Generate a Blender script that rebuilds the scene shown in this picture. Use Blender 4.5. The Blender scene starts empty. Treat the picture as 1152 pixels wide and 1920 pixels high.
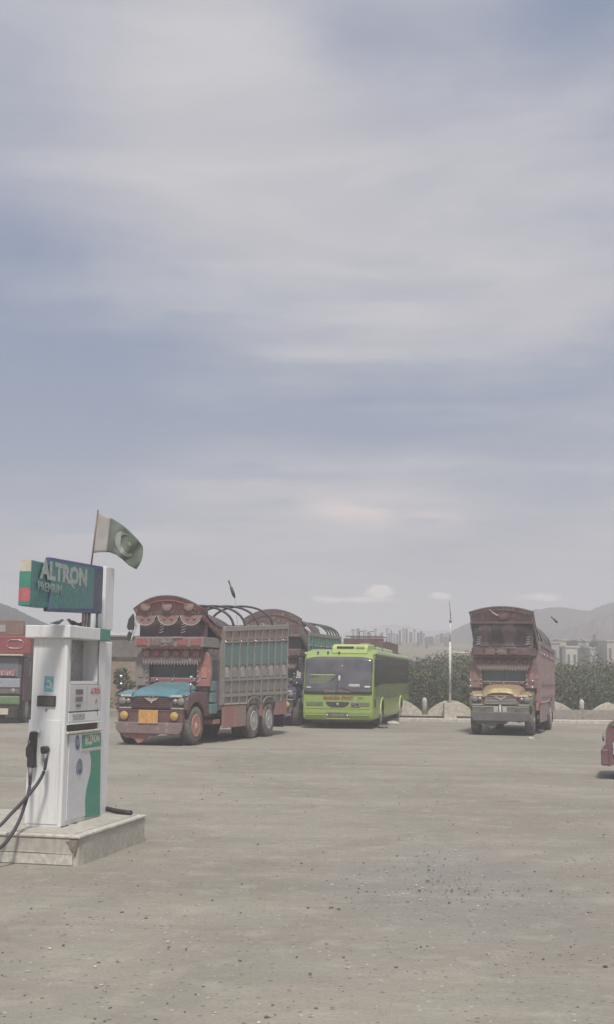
import bpy, bmesh, math, random
from mathutils import Vector, Matrix, noise as mnoise
import numpy as np
R = math.radians
rnd = random.Random(7)
S = bpy.context.scene
COL = S.collection

# ------------------------------------------------------------------ camera
F = 2200.0
H = 1.8
PITCH = math.atan(308 / F)
ROLL = 0.012
cam_d = bpy.data.cameras.new("camera")
cam = bpy.data.objects.new("camera", cam_d)
COL.objects.link(cam)
cam_d.sensor_fit = 'VERTICAL'
cam_d.sensor_height = 24
cam_d.lens = 24 * F / 1920
cam_d.clip_start = 0.1
cam_d.clip_end = 3000
CM = Matrix.Translation((0, 0, H)) @ Matrix.Rotation(math.pi / 2 + PITCH, 4, 'X') @ Matrix.Rotation(ROLL, 4, 'Z')
cam.matrix_world = CM
S.camera = cam
CR = CM.to_3x3()


def P(x, y, d):
    """world point at forward distance d seen at photo pixel (x, y)"""
    r = CR @ Vector(((x - 576) / F, (960 - y) / F, -1))
    return Vector((0, 0, H)) + r * (d / r.y)


# ------------------------------------------------------------------ view
S.view_settings.view_transform = 'Standard'
S.view_settings.look = 'None'
S.view_settings.exposure = 0.58
S.view_settings.gamma = 1
S.view_settings.use_curve_mapping = False
S.cycles.max_bounces = 6
S.cycles.volume_bounces = 2
S.cycles.use_denoising = True

# ------------------------------------------------------------------ sun + sky
SUN_EL, SUN_AZ = 58, 176      # azimuth measured from +Y, negative = to the left
sd = bpy.data.lights.new("sun", 'SUN')
sun = bpy.data.objects.new("sun", sd)
COL.objects.link(sun)
sd.energy = 2.3
sd.angle = R(8)
sd.color = (1.0, 0.95, 0.88)
el, az = R(SUN_EL), R(SUN_AZ)
tosun = Vector((math.sin(az) * math.cos(el), math.cos(az) * math.cos(el), math.sin(el)))
sun.rotation_euler = tosun.to_track_quat('Z', 'Y').to_euler()


class NT:
    def __init__(s, nt):
        s.nt = nt

    def n(s, typ, **k):
        nd = s.nt.nodes.new(typ)
        for a, b in k.items():
            setattr(nd, a, b)
        return nd

    def l(s, a, b):
        s.nt.links.new(a, b)

    def put(s, sock, v):
        if hasattr(v, 'is_output'):
            s.l(v, sock)
        else:
            sock.default_value = v

    def m(s, op, a, b=0.0, c=0.0, clamp=False):
        nd = s.n('ShaderNodeMath', operation=op)
        nd.use_clamp = clamp
        s.put(nd.inputs[0], a)
        s.put(nd.inputs[1], b)
        s.put(nd.inputs[2], c)
        return nd.outputs[0]

    def mix(s, f, a, b, mode='MIX'):
        nd = s.n('ShaderNodeMix', data_type='RGBA', blend_type=mode)
        s.put(nd.inputs[0], f)
        for i, v in ((6, a), (7, b)):
            if isinstance(v, tuple) and len(v) == 3:
                v = (*v, 1)
            s.put(nd.inputs[i], v)
        return nd.outputs[2]

    def noise(s, vec, scale, detail=4, rough=.55, dist=0.0, color=False):
        nd = s.n('ShaderNodeTexNoise')
        s.l(vec, nd.inputs['Vector'])
        nd.inputs['Scale'].default_value = scale
        nd.inputs['Detail'].default_value = detail
        nd.inputs['Roughness'].default_value = rough
        nd.inputs['Distortion'].default_value = dist
        return nd.outputs['Color' if color else 'Fac']

    def ramp(s, f, stops, interp='LINEAR'):
        nd = s.n('ShaderNodeValToRGB')
        cr = nd.color_ramp
        cr.interpolation = interp
        while len(cr.elements) < len(stops):
            cr.elements.new(0.5)
        for e, (p, c) in zip(cr.elements, stops):
            e.position = p
            if not isinstance(c, tuple):
                c = (c, c, c)
            e.color = (*c, 1)
        s.l(f, nd.inputs[0])
        return nd.outputs[0]

    def maprange(s, v, a, b, c=0.0, d=1.0, smooth=True):
        nd = s.n('ShaderNodeMapRange')
        if smooth:
            nd.interpolation_type = 'SMOOTHSTEP'
        s.put(nd.inputs[0], v)
        for i, q in enumerate((a, b, c, d)):
            nd.inputs[i + 1].default_value = q
        return nd.outputs[0]

    def mapping(s, vec, scale=(1, 1, 1), loc=(0, 0, 0), rot=(0, 0, 0)):
        nd = s.n('ShaderNodeMapping')
        s.l(vec, nd.inputs[0])
        nd.inputs['Location'].default_value = loc
        nd.inputs['Rotation'].default_value = rot
        nd.inputs['Scale'].default_value = scale
        return nd.outputs[0]


world = bpy.data.worlds.new("World")
S.world = world
world.use_nodes = True
world.node_tree.nodes.clear()
w = NT(world.node_tree)
bg = w.n('ShaderNodeBackground')
outw = w.n('ShaderNodeOutputWorld')
w.l(bg.outputs[0], outw.inputs[0])
bg.inputs[1].default_value = 0.1
sky = w.n('ShaderNodeTexSky', sky_type='NISHITA')
sky.sun_disc = False
sky.sun_elevation = R(SUN_EL)
sky.sun_rotation = az
sky.air_density = 1.2
sky.dust_density = 2.5
tc = w.n('ShaderNodeTexCoord').outputs['Generated']
sx = w.n('ShaderNodeSeparateXYZ')
w.l(tc, sx.inputs[0])
X, Y, Z = sx.outputs
AZ = w.m('MULTIPLY', w.m('ARCTAN2', X, Y), 57.2958)
EL = w.m('MULTIPLY', w.m('ARCSINE', Z), 57.2958)
zz = w.m('ADD', w.m('ABSOLUTE', Z), 0.10)
cv = w.n('ShaderNodeCombineXYZ')
w.l(w.m('DIVIDE', X, zz), cv.inputs[0])
w.l(w.m('DIVIDE', Y, zz), cv.inputs[1])
cvo = cv.outputs[0]
n1 = w.noise(w.mapping(cvo, (1.0, 0.55, 1), (3.1, 1.7, 0), (0, 0, R(-18))), 0.9, 7, .52, .6)
n2 = w.noise(w.mapping(cvo, (0.8, 1.6, 1), (8.1, 4.2, 0), (0, 0, R(12))), 1.7, 8, .58, .5)
nw = w.noise(cvo, 2.2, 4, .5)
n3 = w.noise(w.mapping(cvo, (1, .7, 1), (1.3, 7.7, 0), (0, 0, R(-30))), 6.5, 8, .62, .3)


def blob(a, e, sa, se, rot=0.0):
    """soft cloud bank round azimuth a, elevation e (degrees), edge broken by noise"""
    da = w.m('SUBTRACT', AZ, a)
    de = w.m('SUBTRACT', EL, e)
    c, s_ = math.cos(R(rot)), math.sin(R(rot))
    u = w.m('ADD', w.m('MULTIPLY', da, c / sa), w.m('MULTIPLY', de, s_ / sa))
    v = w.m('ADD', w.m('MULTIPLY', da, -s_ / se), w.m('MULTIPLY', de, c / se))
    r2 = w.m('ADD', w.m('MULTIPLY', u, u), w.m('MULTIPLY', v, v))
    return w.m('POWER', 2.71828, w.m('MULTIPLY', r2, -0.8))


cover = w.m('ADD', w.m('MULTIPLY', n1, .75), w.m('MULTIPLY', n2, 0.42))
cover = w.m('ADD', cover, w.m('MULTIPLY', w.m('SUBTRACT', n3, .5), .22))
cae = w.n('ShaderNodeCombineXYZ')
w.l(AZ, cae.inputs[0])
w.l(EL, cae.inputs[1])
n4 = w.noise(w.mapping(cae.outputs[0], (.055, .42, 1), (2.2, .4, 0), (0, 0, R(-13))), 1.0, 7, .58, .25)
cover = w.m('ADD', cover, w.m('MULTIPLY', w.m('MULTIPLY', w.m('SUBTRACT', n4, .5), blob(6, 16.2, 16, 4.5, 5)), 1.3))
cover = w.m('SUBTRACT', cover, 0.14)
for amp, b in ((.42, blob(-4.5, 27, 6, 6, -25)), (.36, blob(3.0, 21, 7.5, 3.6, -15)), (.36, blob(12, 17.5, 5, 2.0, 8)),
               (.18, blob(10.5, 24.5, 3.5, 3)), (-.5, blob(-13, 13.5, 7, 4.5)), (-.22, blob(6, 12.8, 9, 1.8, 6)), (-.15, blob(1.5, 30, 3.5, 2)),
               (-.3, blob(14, 31, 4, 3)), (-.12, blob(4, 18.3, 7, .9, 5)), (.12, blob(0, 15.5, 6, .8, 8)), (-.2, blob(-14, 20, 3, 1.4))):
    cover = w.m('ADD', cover, w.m('MULTIPLY', b, amp))
cov = w.maprange(cover, 0.0, 0.95)
clear_col = w.mix(0.85, sky.outputs[0], (1.0, 1.45, 2.45))
cloud_col = w.mix(w.maprange(n2, .35, .7), (3.45, 3.42, 3.75), (4.1, 4.05, 4.22))
skyc = w.mix(cov, clear_col, cloud_col)
hor = w.maprange(EL, 0, 10, 1, 0)
skyc = w.mix(w.m('MULTIPLY', hor, .7), skyc, (3.4, 3.45, 3.55))
warm = w.m('MULTIPLY', blob(3.2, 8.0, 4.2, .62, -6), w.maprange(nw, .3, .65))
warm2 = w.m('MULTIPLY', w.m('MULTIPLY', w.m('ADD', blob(-1, 8.6, 9, 1.3), blob(-6, 6.4, 8, 1.0)), w.maprange(n2, .25, .65)), .42)
skyc = w.mix(w.m('MULTIPLY', warm, .9), skyc, (6.6, 5.5, 5.1))
skyc = w.mix(warm2, skyc, (4.9, 4.5, 4.5))
# small cumulus low over the mountains
nc = w.noise(w.mapping(tc, (1, 1, 1.6)), 42, 5, .6)
for a, e, sa, se in ((3.6, 4.15, .85, .42), (.9, 3.75, 1.2, .26), (6.6, 3.95, .8, .22), (11.3, 3.85, 1.5, .28), (2.2, 3.7, 2.4, .22)):
    f = w.maprange(w.m('ADD', blob(a, e, sa, se), w.m('MULTIPLY', w.m('SUBTRACT', nc, .5), 1.5)), .5, .95)
    skyc = w.mix(w.m('MULTIPLY', f, .8), skyc, (9.0, 8.2, 7.6))
w.l(skyc, bg.inputs[0])

# ------------------------------------------------------------------ materials
MATS = {}
DUST = (.30, .27, .235)


def new_mat(name):
    m = bpy.data.materials.new(name)
    m.use_nodes = True
    t = NT(m.node_tree)
    b = m.node_tree.nodes['Principled BSDF']
    return m, t, b


def coords(t):
    return t.n('ShaderNodeTexCoord').outputs['Object']


def bump(t, b, h, strength=.3, dist=.01):
    bn = t.n('ShaderNodeBump')
    bn.inputs['Strength'].default_value = strength
    bn.inputs['Distance'].default_value = dist
    t.l(h, bn.inputs['Height'])
    t.l(bn.outputs[0], b.inputs['Normal'])


def paint(name, col, rough=.5, dust=.3, metal=0.0, scale=2.5, spec=.4, var=.2):
    if name in MATS:
        return MATS[name]
    m, t, b = new_mat(name)
    oc = coords(t)
    f = t.noise(oc, scale, 6, .65)
    g = t.noise(oc, scale * 7, 4, .6)
    c0 = t.mix(t.maprange(g, .3, .7), tuple(c * (1 - var) for c in col), tuple(min(1, c * (1 + var)) for c in col))
    fac = t.m('MULTIPLY', t.maprange(f, .35, .75), dust)
    fac = t.m('ADD', fac, dust * .35)
    t.l(t.mix(fac, c0, DUST), b.inputs['Base Color'])
    b.inputs['Roughness'].default_value = rough
    b.inputs['Metallic'].default_value = metal
    b.inputs['Specular IOR Level'].default_value = spec
    bump(t, b, g, .15, .004)
    MATS[name] = m
    return m


def art(name, base, pal, scale=9.0, mixf=.55, dust=.3):
    """hand painted truck-art panels: small flowers, dots and borders in faded colours"""
    if name in MATS:
        return MATS[name]
    m, t, b = new_mat(name)
    oc = coords(t)
    v = t.n('ShaderNodeTexVoronoi')
    v.inputs['Scale'].default_value = scale
    v.inputs['Randomness'].default_value = .55
    t.l(oc, v.inputs['Vector'])
    sp = t.n('ShaderNodeSeparateColor')
    t.l(v.outputs['Color'], sp.inputs[0])
    n = len(pal)
    c1 = t.ramp(sp.outputs[0], [(i / n, p) for i, p in enumerate(pal)], 'CONSTANT')
    d = v.outputs['Distance']
    ring = t.maprange(t.m('ABSOLUTE', t.m('SUBTRACT', d, .28)), .03, .09, 1, 0)
    c = t.mix(t.m('MULTIPLY', t.maprange(d, .5, .25), mixf), base, c1)
    c = t.mix(t.m('MULTIPLY', ring, .35 * mixf), c, (.6, .5, .4))
    v2 = t.n('ShaderNodeTexVoronoi')
    v2.inputs['Scale'].default_value = scale * 2.7
    t.l(oc, v2.inputs['Vector'])
    sp2 = t.n('ShaderNodeSeparateColor')
    t.l(v2.outputs['Color'], sp2.inputs[0])
    c2 = t.ramp(sp2.outputs[1], [(i / n, p) for i, p in enumerate(reversed(pal))], 'CONSTANT')
    c = t.mix(t.m('MULTIPLY', t.maprange(v2.outputs['Distance'], .42, .2), mixf * .55), c, c2)
    f = t.noise(oc, 1.6, 6, .65)
    fac = t.m('ADD', t.m('MULTIPLY', t.maprange(f, .3, .75), dust), dust * .4)
    t.l(t.mix(fac, c, DUST), b.inputs['Base Color'])
    b.inputs['Roughness'].default_value = .55
    b.inputs['Specular IOR Level'].default_value = .35
    bump(t, b, v2.outputs['Distance'], .3, .006)
    MATS[name] = m
    return m


def glass(name, col=(.045, .05, .055), rough=.12, spec=.6, dust=.18):
    if name in MATS:
        return MATS[name]
    m, t, b = new_mat(name)
    oc = coords(t)
    f = t.noise(oc, 1.4, 4, .6)
    t.l(t.mix(t.m('MULTIPLY', t.maprange(f, .3, .75), dust), col, (.3, .29, .28)), b.inputs['Base Color'])
    t.l(t.m('ADD', t.m('MULTIPLY', f, .2), rough), b.inputs['Roughness'])
    b.inputs['Specular IOR Level'].default_value = spec
    MATS[name] = m
    return m


M_TYRE = paint('tyre_rubber', (.05, .047, .047), .85, .6, spec=.2)
M_DARK = paint('dark_underside', (.05, .045, .05), .8, .5)
M_CHROME = paint('chrome_trim', (.72, .70, .68), .22, .12, metal=.85)
M_STEEL = paint('dull_steel', (.22, .20, .20), .5, .35, metal=.3)
M_HUB = paint('worn_silver_paint', (.44, .42, .41), .5, .35)
M_BLACK = paint('black_plastic', (.03, .027, .032), .5, .15)
M_WHITE = paint('white_enamel', (.74, .745, .73), .38, .13, scale=1.8, var=.05)
m, t, b = new_mat('grimy_white_enamel')
oc = coords(t)
st_ = t.noise(t.mapping(oc, (9, 9, .7)), 1.6, 6, .65)
bl = t.noise(oc, 3.1, 6, .62)
sc_ = t.noise(t.mapping(oc, (3, 3, 22)), 2.3, 5, .7)
c = t.mix(t.m('MULTIPLY', t.maprange(st_, .5, .74), .5), (.745, .75, .735), (.50, .465, .40))
c = t.mix(t.m('MULTIPLY', t.maprange(bl, .55, .75), .4), c, (.56, .54, .50))
c = t.mix(t.m('MULTIPLY', t.maprange(sc_, .68, .74), .55), c, (.36, .33, .30))
t.l(c, b.inputs['Base Color'])
t.l(t.m('ADD', t.m('MULTIPLY', bl, .3), .25), b.inputs['Roughness'])
bump(t, b, bl, .2, .006)
MATS['grimy'] = m
M_WHITE = m
M_GREEN = paint('sign_green', (.045, .27, .19), .4, .18, var=.08)
M_TEALG = paint('faded_teal_sign', (.055, .205, .20), .45, .2, var=.15)
M_BLUE = paint('sign_casing_blue', (.075, .09, .22), .45, .2, var=.15)
M_CREAM = paint('cream_enamel', (.62, .58, .47), .5, .2, var=.08)
M_PINK = paint('faded_red_print', (.52, .15, .16), .5, .2, var=.15)
M_AMBER = paint('amber_lens', (.55, .36, .08), .35, .2)
M_ORANGE = paint('orange_plate', (.62, .33, .10), .5, .15)
M_LAMP = paint('lamp_glass', (.26, .24, .24), .2, .25, metal=.1, spec=.6)

# ------------------------------------------------------------------ mesh helper


class MB:
    def __init__(s):
        s.v = []
        s.f = []
        s.sm = []

    def add(s, vs, fs, smooth=False):
        o = len(s.v)
        s.v += [tuple(q) for q in vs]
        s.f += [tuple(i + o for i in q) for q in fs]
        s.sm += [smooth] * len(fs)
        return s

    def box(s, x0, x1, y0, y1, z0, z1):
        return s.add([(x0, y0, z0), (x1, y0, z0), (x1, y1, z0), (x0, y1, z0), (x0, y0, z1), (x1, y0, z1), (x1, y1, z1), (x0, y1, z1)],
                     [(0, 3, 2, 1), (4, 5, 6, 7), (0, 1, 5, 4), (1, 2, 6, 5), (2, 3, 7, 6), (3, 0, 4, 7)])

    def prism(s, poly, axis, a0, a1):
        n = len(poly)

        def mk(p, a):
            return {'x': (a, p[0], p[1]), 'y': (p[0], a, p[1]), 'z': (p[0], p[1], a)}[axis]
        vs = [mk(p, a0) for p in poly] + [mk(p, a1) for p in poly]
        fs = [tuple(range(n)), tuple(range(2 * n - 1, n - 1, -1))]
        fs += [(i, (i + 1) % n, n + (i + 1) % n, n + i) for i in range(n)]
        return s.add(vs, fs)

    def tube(s, pts, r, n=8, closed=False, smooth=True):
        pts = [Vector(p) for p in pts]
        vs, fs = [], []
        up = Vector((0, 0, 1))
        for i, p in enumerate(pts):
            a = pts[max(i - 1, 0)]
            b = pts[min(i + 1, len(pts) - 1)]
            t = (b - a).normalized()
            if abs(t.dot(up)) > .95:
                u = t.cross(Vector((1, 0, 0))).normalized()
            else:
                u = t.cross(up).normalized()
            v = t.cross(u)
            rr = r[i] if isinstance(r, (list, tuple)) else r
            for k in range(n):
                q = 2 * math.pi * k / n
                vs.append(p + (u * math.cos(q) + v * math.sin(q)) * rr)
        for i in range(len(pts) - 1):
            for k in range(n):
                fs.append((i * n + k, i * n + (k + 1) % n, (i + 1) * n + (k + 1) % n, (i + 1) * n + k))
        s.add(vs, fs, smooth)
        o = len(s.v) - len(vs)
        s.f += [tuple(o + k for k in range(n)), tuple(o + len(vs) - 1 - k for k in range(n))]
        s.sm += [False, False]
        return s

    def lathe(s, prof, c, axis='x', n=24, smooth=True):
        """prof: list of (radius, offset along axis)"""
        vs, fs = [], []
        for r, h in prof:
            for k in range(n):
                q = 2 * math.pi * k / n
                a, b = r * math.cos(q), r * math.sin(q)
                vs.append({'x': (c[0] + h, c[1] + a, c[2] + b), 'y': (c[0] + a, c[1] + h, c[2] + b), 'z': (c[0] + a, c[1] + b, c[2] + h)}[axis])
        m = len(prof)
        for i in range(m - 1):
            for k in range(n):
                fs.append((i * n + k, i * n + (k + 1) % n, (i + 1) * n + (k + 1) % n, (i + 1) * n + k))
        s.add(vs, fs, smooth)
        o = len(s.v) - len(vs)
        if prof[0][0] > 1e-4:
            s.f.append(tuple(o + k for k in range(n)))
            s.sm.append(False)
        if prof[-1][0] > 1e-4:
            s.f.append(tuple(o + (m - 1) * n + k for k in range(n)))
            s.sm.append(False)
        return s

    def grid(s, fn, nu, nv, smooth=True, thick=None):
        """fn(u,v)->point; thick: vector offset to make a closed slab"""
        vs = [fn(i / nu, j / nv) for j in range(nv + 1) for i in range(nu + 1)]
        W = nu + 1
        fs = [(j * W + i, j * W + i + 1, (j + 1) * W + i + 1, (j + 1) * W + i) for j in range(nv) for i in range(nu)]
        if thick is not None:
            N = len(vs)
            tv = Vector(thick)
            vs = vs + [tuple(Vector(q) + tv) for q in vs]
            fs = fs + [tuple(i + N for i in reversed(q)) for q in fs]
            rim = [i for i in range(nu)]
            for i in range(nu):
                fs.append((i, i + 1, i + 1 + N, i + N))
                a = nv * W + i
                fs.append((a + 1, a, a + N, a + 1 + N))
            for j in range(nv):
                a = j * W
                fs.append((a + W, a, a + N, a + W + N))
                a = j * W + nu
                fs.append((a, a + W, a + W + N, a + N))
        return s.add(vs, fs, smooth)

    def mesh(s, name):
        me = bpy.data.meshes.new(name)
        me.from_pydata(s.v, [], s.f)
        me.polygons.foreach_set('use_smooth', s.sm)
        if len(s.f) < 60000:
            bm = bmesh.new()
            bm.from_mesh(me)
            bmesh.ops.recalc_face_normals(bm, faces=bm.faces)
            bm.to_mesh(me)
            bm.free()
        me.update()
        return me

    def build(s, name, mat, parent=None, bevel=0.0, loc=None, seg=2):
        me = s.mesh(name)
        me.materials.append(mat)
        return link(name, me, parent, bevel, loc, seg)


def link(name, me, parent=None, bevel=0.0, loc=None, seg=2):
    o = bpy.data.objects.new(name, me)
    COL.objects.link(o)
    if parent:
        o.parent = parent
    if loc:
        o.location = loc
    if bevel:
        b = o.modifiers.new('bevel', 'BEVEL')
        b.width = bevel
        b.segments = seg
        b.limit_method = 'ANGLE'
        b.angle_limit = R(40)
        b.harden_normals = False
    return o


def bx(name, mat, parent, x0, x1, y0, y1, z0, z1, bevel=0.0):
    return MB().box(x0, x1, y0, y1, z0, z1).build(name, mat, parent, bevel)


def root(name, label, cat, loc=(0, 0, 0), rz=0.0, group=None):
    o = bpy.data.objects.new(name, None)
    COL.objects.link(o)
    o.location = loc
    o.rotation_euler = (0, 0, rz)
    o.empty_display_size = .2
    return tag(o, label, cat, group)


def tag(o, label, cat, group=None, kind=None):
    if label:
        o['label'] = label
    if cat:
        o['category'] = cat
    if group:
        o['group'] = group
    if kind:
        o['kind'] = kind
    return o


def text(name, body, size, mat, parent, loc, rot, extrude=.002, sx=1.0, shear=0.0, off=0.0):
    cu = bpy.data.curves.new(name, 'FONT')
    cu.body = body
    cu.size = size
    cu.extrude = extrude
    cu.align_x = 'CENTER'
    cu.align_y = 'CENTER'
    cu.shear = shear
    cu.offset = off
    cu.resolution_u = 2
    t = bpy.data.objects.new('tmp', cu)
    me = bpy.data.meshes.new_from_object(t)
    bpy.data.objects.remove(t)
    me.materials.clear()
    me.materials.append(mat)
    o = link(name, me, parent)
    o.location = loc
    o.rotation_euler = rot
    o.scale = (sx, 1, 1)
    return o


# ------------------------------------------------------------------ ground
def fbm(x, y, s, seed=0.0, oct=4):
    return mnoise.fractal(Vector((x * s + seed, y * s - seed, seed)), 1.0, 2.0, oct)


def spaced(lo, hi, fine_lo, fine_hi, fine, grow=1.18):
    a = list(np.arange(fine_lo, fine_hi + 1e-6, fine))
    st = fine
    while a[-1] < hi:
        st *= grow
        a.append(min(a[-1] + st, hi))
    st = fine
    while a[0] > lo:
        st *= grow
        a.insert(0, max(a[0] - st, lo))
    return a


xs = spaced(-820, 820, -9, 13, .3)
ys = spaced(-60, 880, 4, 50, .3)
gb = MB()
vs = []
for y in ys:
    for x in xs:
        amp = 1.0 if (y < 60 and abs(x) < 30) else 0.0
        vs.append((x, y, amp * (.014 * fbm(x, y, .35, 3) + .006 * fbm(x, y, 1.7, 9, 2))))
W_ = len(xs)
fs = [(j * W_ + i, j * W_ + i + 1, (j + 1) * W_ + i + 1, (j + 1) * W_ + i) for j in range(len(ys) - 1) for i in range(W_ - 1)]
gb.add(vs, fs, True)
gm, t, b = new_mat('dusty_gravel_lot')
oc = coords(t)
n_big = t.noise(oc, .22, 5, .6, .4)
n_str = t.noise(t.mapping(oc, (.25, 1.3, 1), rot=(0, 0, R(6))), .9, 6, .62, .3)
n_med = t.noise(oc, 2.6, 6, .65)
n_fin = t.noise(oc, 38, 5, .7)
n_hue = t.noise(oc, 1.1, 3, .6)
c = t.mix(t.maprange(n_big, .32, .68), (.268, .248, .206), (.362, .336, .276))
c = t.mix(t.m('MULTIPLY', t.maprange(n_str, .45, .70), .5), c, (.245, .22, .19))
c = t.mix(t.m('MULTIPLY', t.maprange(n_str, .44, .28), .4), c, (.46, .425, .36))
n_mot = t.noise(t.mapping(oc, (.7, 1.5, 1)), 7.5, 6, .72)
c = t.mix(t.m('MULTIPLY', t.maprange(n_mot, .52, .68), .42), c, (.235, .205, .175))
c = t.mix(t.m('MULTIPLY', t.maprange(n_mot, .46, .32), .3), c, (.47, .44, .38))
# faint tyre tracks swung across the yard
for cx_, cy_, rr_, am in ((14, 2, 15.5, .2), (14, 2, 17.4, .2), (-22, 10, 24.0, .16), (-22, 10, 25.9, .16), (4, 46, 33.0, .14), (4, 46, 34.9, .14)):
    dd = t.n('ShaderNodeVectorMath', operation='DISTANCE')
    t.l(t.mapping(oc, (1, 1, 0)), dd.inputs[0])
    dd.inputs[1].default_value = (cx_, cy_, 0)
    q_ = t.m('ABSOLUTE', t.m('SUBTRACT', t.m('ADD', dd.outputs['Value'], t.m('MULTIPLY', n_med, .35)), rr_ + .17))
    c = t.mix(t.m('MULTIPLY', t.m('MULTIPLY', t.maprange(q_, .26, .12), am * 1.5), t.maprange(n_big, .35, .6)), c, (.22, .20, .175))
c = t.mix(t.m('MULTIPLY', t.maprange(n_hue, .5, .62), .22), c, (.37, .305, .265))
c = t.mix(t.m('MULTIPLY', t.maprange(n_hue, .48, .36), .2), c, (.315, .325, .265))
c = t.mix(t.m('MULTIPLY', t.maprange(n_med, .5, .7), .42), c, (.46, .42, .355))
# patch of loose grey chippings, tyre-polished
d1 = t.n('ShaderNodeVectorMath', operation='DISTANCE')
t.l(t.mapping(oc, (.9, .42, 1)), d1.inputs[0])
d1.inputs[1].default_value = (1.2, 4.45, 0)
pm = t.maprange(t.m('ADD', d1.outputs['Value'], t.m('MULTIPLY', n_med, 1.1)), 1.85, 1.05)
c = t.mix(t.m('MULTIPLY', pm, .28), c, (.26, .257, .255))
c = t.mix(t.m('MULTIPLY', t.maprange(n_fin, .45, .75), .5), c, (.2, .18, .16))
c = t.mix(t.m('MULTIPLY', t.maprange(n_fin, .42, .25), .35), c, (.52, .49, .44))
vg = t.n('ShaderNodeTexVoronoi')
vg.inputs['Scale'].default_value = 17
t.l(oc, vg.inputs['Vector'])
sg = t.n('ShaderNodeSeparateColor')
t.l(vg.outputs['Color'], sg.inputs[0])
spot = t.m('MULTIPLY', t.maprange(vg.outputs['Distance'], .3, .18), t.m('GREATER_THAN', sg.outputs[0], .80))
c = t.mix(t.m('MULTIPLY', spot, .7), c, (.15, .13, .12))
spot2 = t.m('MULTIPLY', t.maprange(vg.outputs['Distance'], .22, .12), t.m('LESS_THAN', sg.outputs[0], .10))
c = t.mix(t.m('MULTIPLY', spot2, .7), c, (.6, .58, .53))
# oil drips where lorries stand
n_oil = t.noise(oc, .8, 3, .5)
c = t.mix(t.m('MULTIPLY', t.maprange(n_oil, .66, .74), .35), c, (.13, .12, .11))
# land beyond the lot is dull earth and scrub
sp = t.n('ShaderNodeSeparateXYZ')
t.l(oc, sp.inputs[0])
c = t.mix(t.maprange(sp.outputs[1], 50, 54), c, (.16, .15, .10))
t.l(c, b.inputs['Base Color'])
b.inputs['Roughness'].default_value = .95
b.inputs['Specular IOR Level'].default_value = .15
hgt = t.m('ADD', t.m('MULTIPLY', n_fin, .6), t.m('ADD', t.m('MULTIPLY', n_med, 2.0), t.m('MULTIPLY', vg.outputs['Distance'], .25)))
bump(t, b, hgt, .55, .02)
tag(gb.build('ground', gm), None, None, kind='structure')

# loose stones
stone_m, t, b = new_mat('loose_stone')
geo = t.n('ShaderNodeNewGeometry')
t.l(t.ramp(geo.outputs['Random Per Island'], [(0, (.10, .08, .07)), (.45, (.20, .18, .155)), (.75, (.33, .30, .26)), (.93, (.58, .56, .52))], 'LINEAR'), b.inputs['Base Color'])
b.inputs['Roughness'].default_value = .9
pb = MB()
ico = bmesh.new()
bmesh.ops.create_icosphere(ico, subdivisions=1, radius=1)
iv = [v.co.copy() for v in ico.verts]
ifc = [tuple(v.index for v in f.verts) for f in ico.faces]
ico.free()


def stone(x, y, s):
    a = rnd.random() * 6.28
    sx_, sy_, sz_ = s * rnd.uniform(.7, 1.5), s * rnd.uniform(.6, 1.0), s * rnd.uniform(.3, .6)
    pts = []
    for q in iv:
        k = rnd.uniform(.8, 1.15)
        u, v = q.x * sx_ * k, q.y * sy_ * k
        pts.append((x + u * math.cos(a) - v * math.sin(a), y + u * math.sin(a) + v * math.cos(a), .004 + q.z * sz_ * k + sz_ * .25))
    pb.add(pts, ifc)


for i in range(1500):
    d = 5.0 + 26 * rnd.random() ** 1.9
    x = rnd.uniform(-.31, .31) * d
    stone(x, d, rnd.choice((.004, .005, .006, .008, .012)) * (1 + d * .02))
for i in range(420):
    a, r_ = rnd.random() * 6.28, rnd.gauss(0, 1)
    stone(1.25 + r_ * .75 * math.cos(a), 10.4 + abs(rnd.gauss(0, 1)) * 1.5 * math.sin(a), rnd.choice((.004, .006, .008, .012)))
tag(pb.build('gravel', stone_m), None, None, kind='stuff')


# ------------------------------------------------------------------ hills
def land_mat(name, c0, c1, c2, scale):
    m, t, b = new_mat(name)
    oc = coords(t)
    n = t.noise(oc, scale, 7, .65, .5)
    n2_ = t.noise(oc, scale * 6, 5, .6)
    c = t.mix(t.maprange(n, .35, .65), c0, c1)
    c = t.mix(t.m('MULTIPLY', t.maprange(n2_, .5, .7), .6), c, c2)
    t.l(c, b.inputs['Base Color'])
    b.inputs['Roughness'].default_value = 1
    b.inputs['Specular IOR Level'].default_value = 0
    return m


def ridge(name, pts, d, front, back, mat, rough=.18, seed=0, n=150, m=26):
    xs_ = [p[0] for p in pts]
    zs_ = [P(p[0], p[1], d).z for p in pts]
    g = MB()
    vs = []
    for j in range(m + 1):
        v = j / m
        for i in range(n + 1):
            px = xs_[0] + (xs_[-1] - xs_[0]) * i / n
            z0 = float(np.interp(px, xs_, zs_))
            k = v / .7 if v < .7 else 1 - (v - .7) / .3
            dd = d - front * (1 - v / .7) if v < .7 else d + back * (v - .7) / .3
            wx = P(px, 1268, d).x * dd / d
            prof = k ** 1.15
            nz = fbm(wx, dd, 2.2 / max(z0, 6), seed, 5)
            z = z0 * prof + z0 * rough * nz * math.sin(math.pi * min(k, .999)) + z0 * rough * .12 * nz
            if k <= 0.001:
                z = -.5
            vs.append((wx, dd, max(z, -.6)))
    W = n + 1
    g.add(vs, [(j * W + i, j * W + i + 1, (j + 1) * W + i + 1, (j + 1) * W + i) for j in range(m) for i in range(n)], True)
    o = g.build(name, mat)
    tag(o, None, None, kind='structure')
    return o


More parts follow.
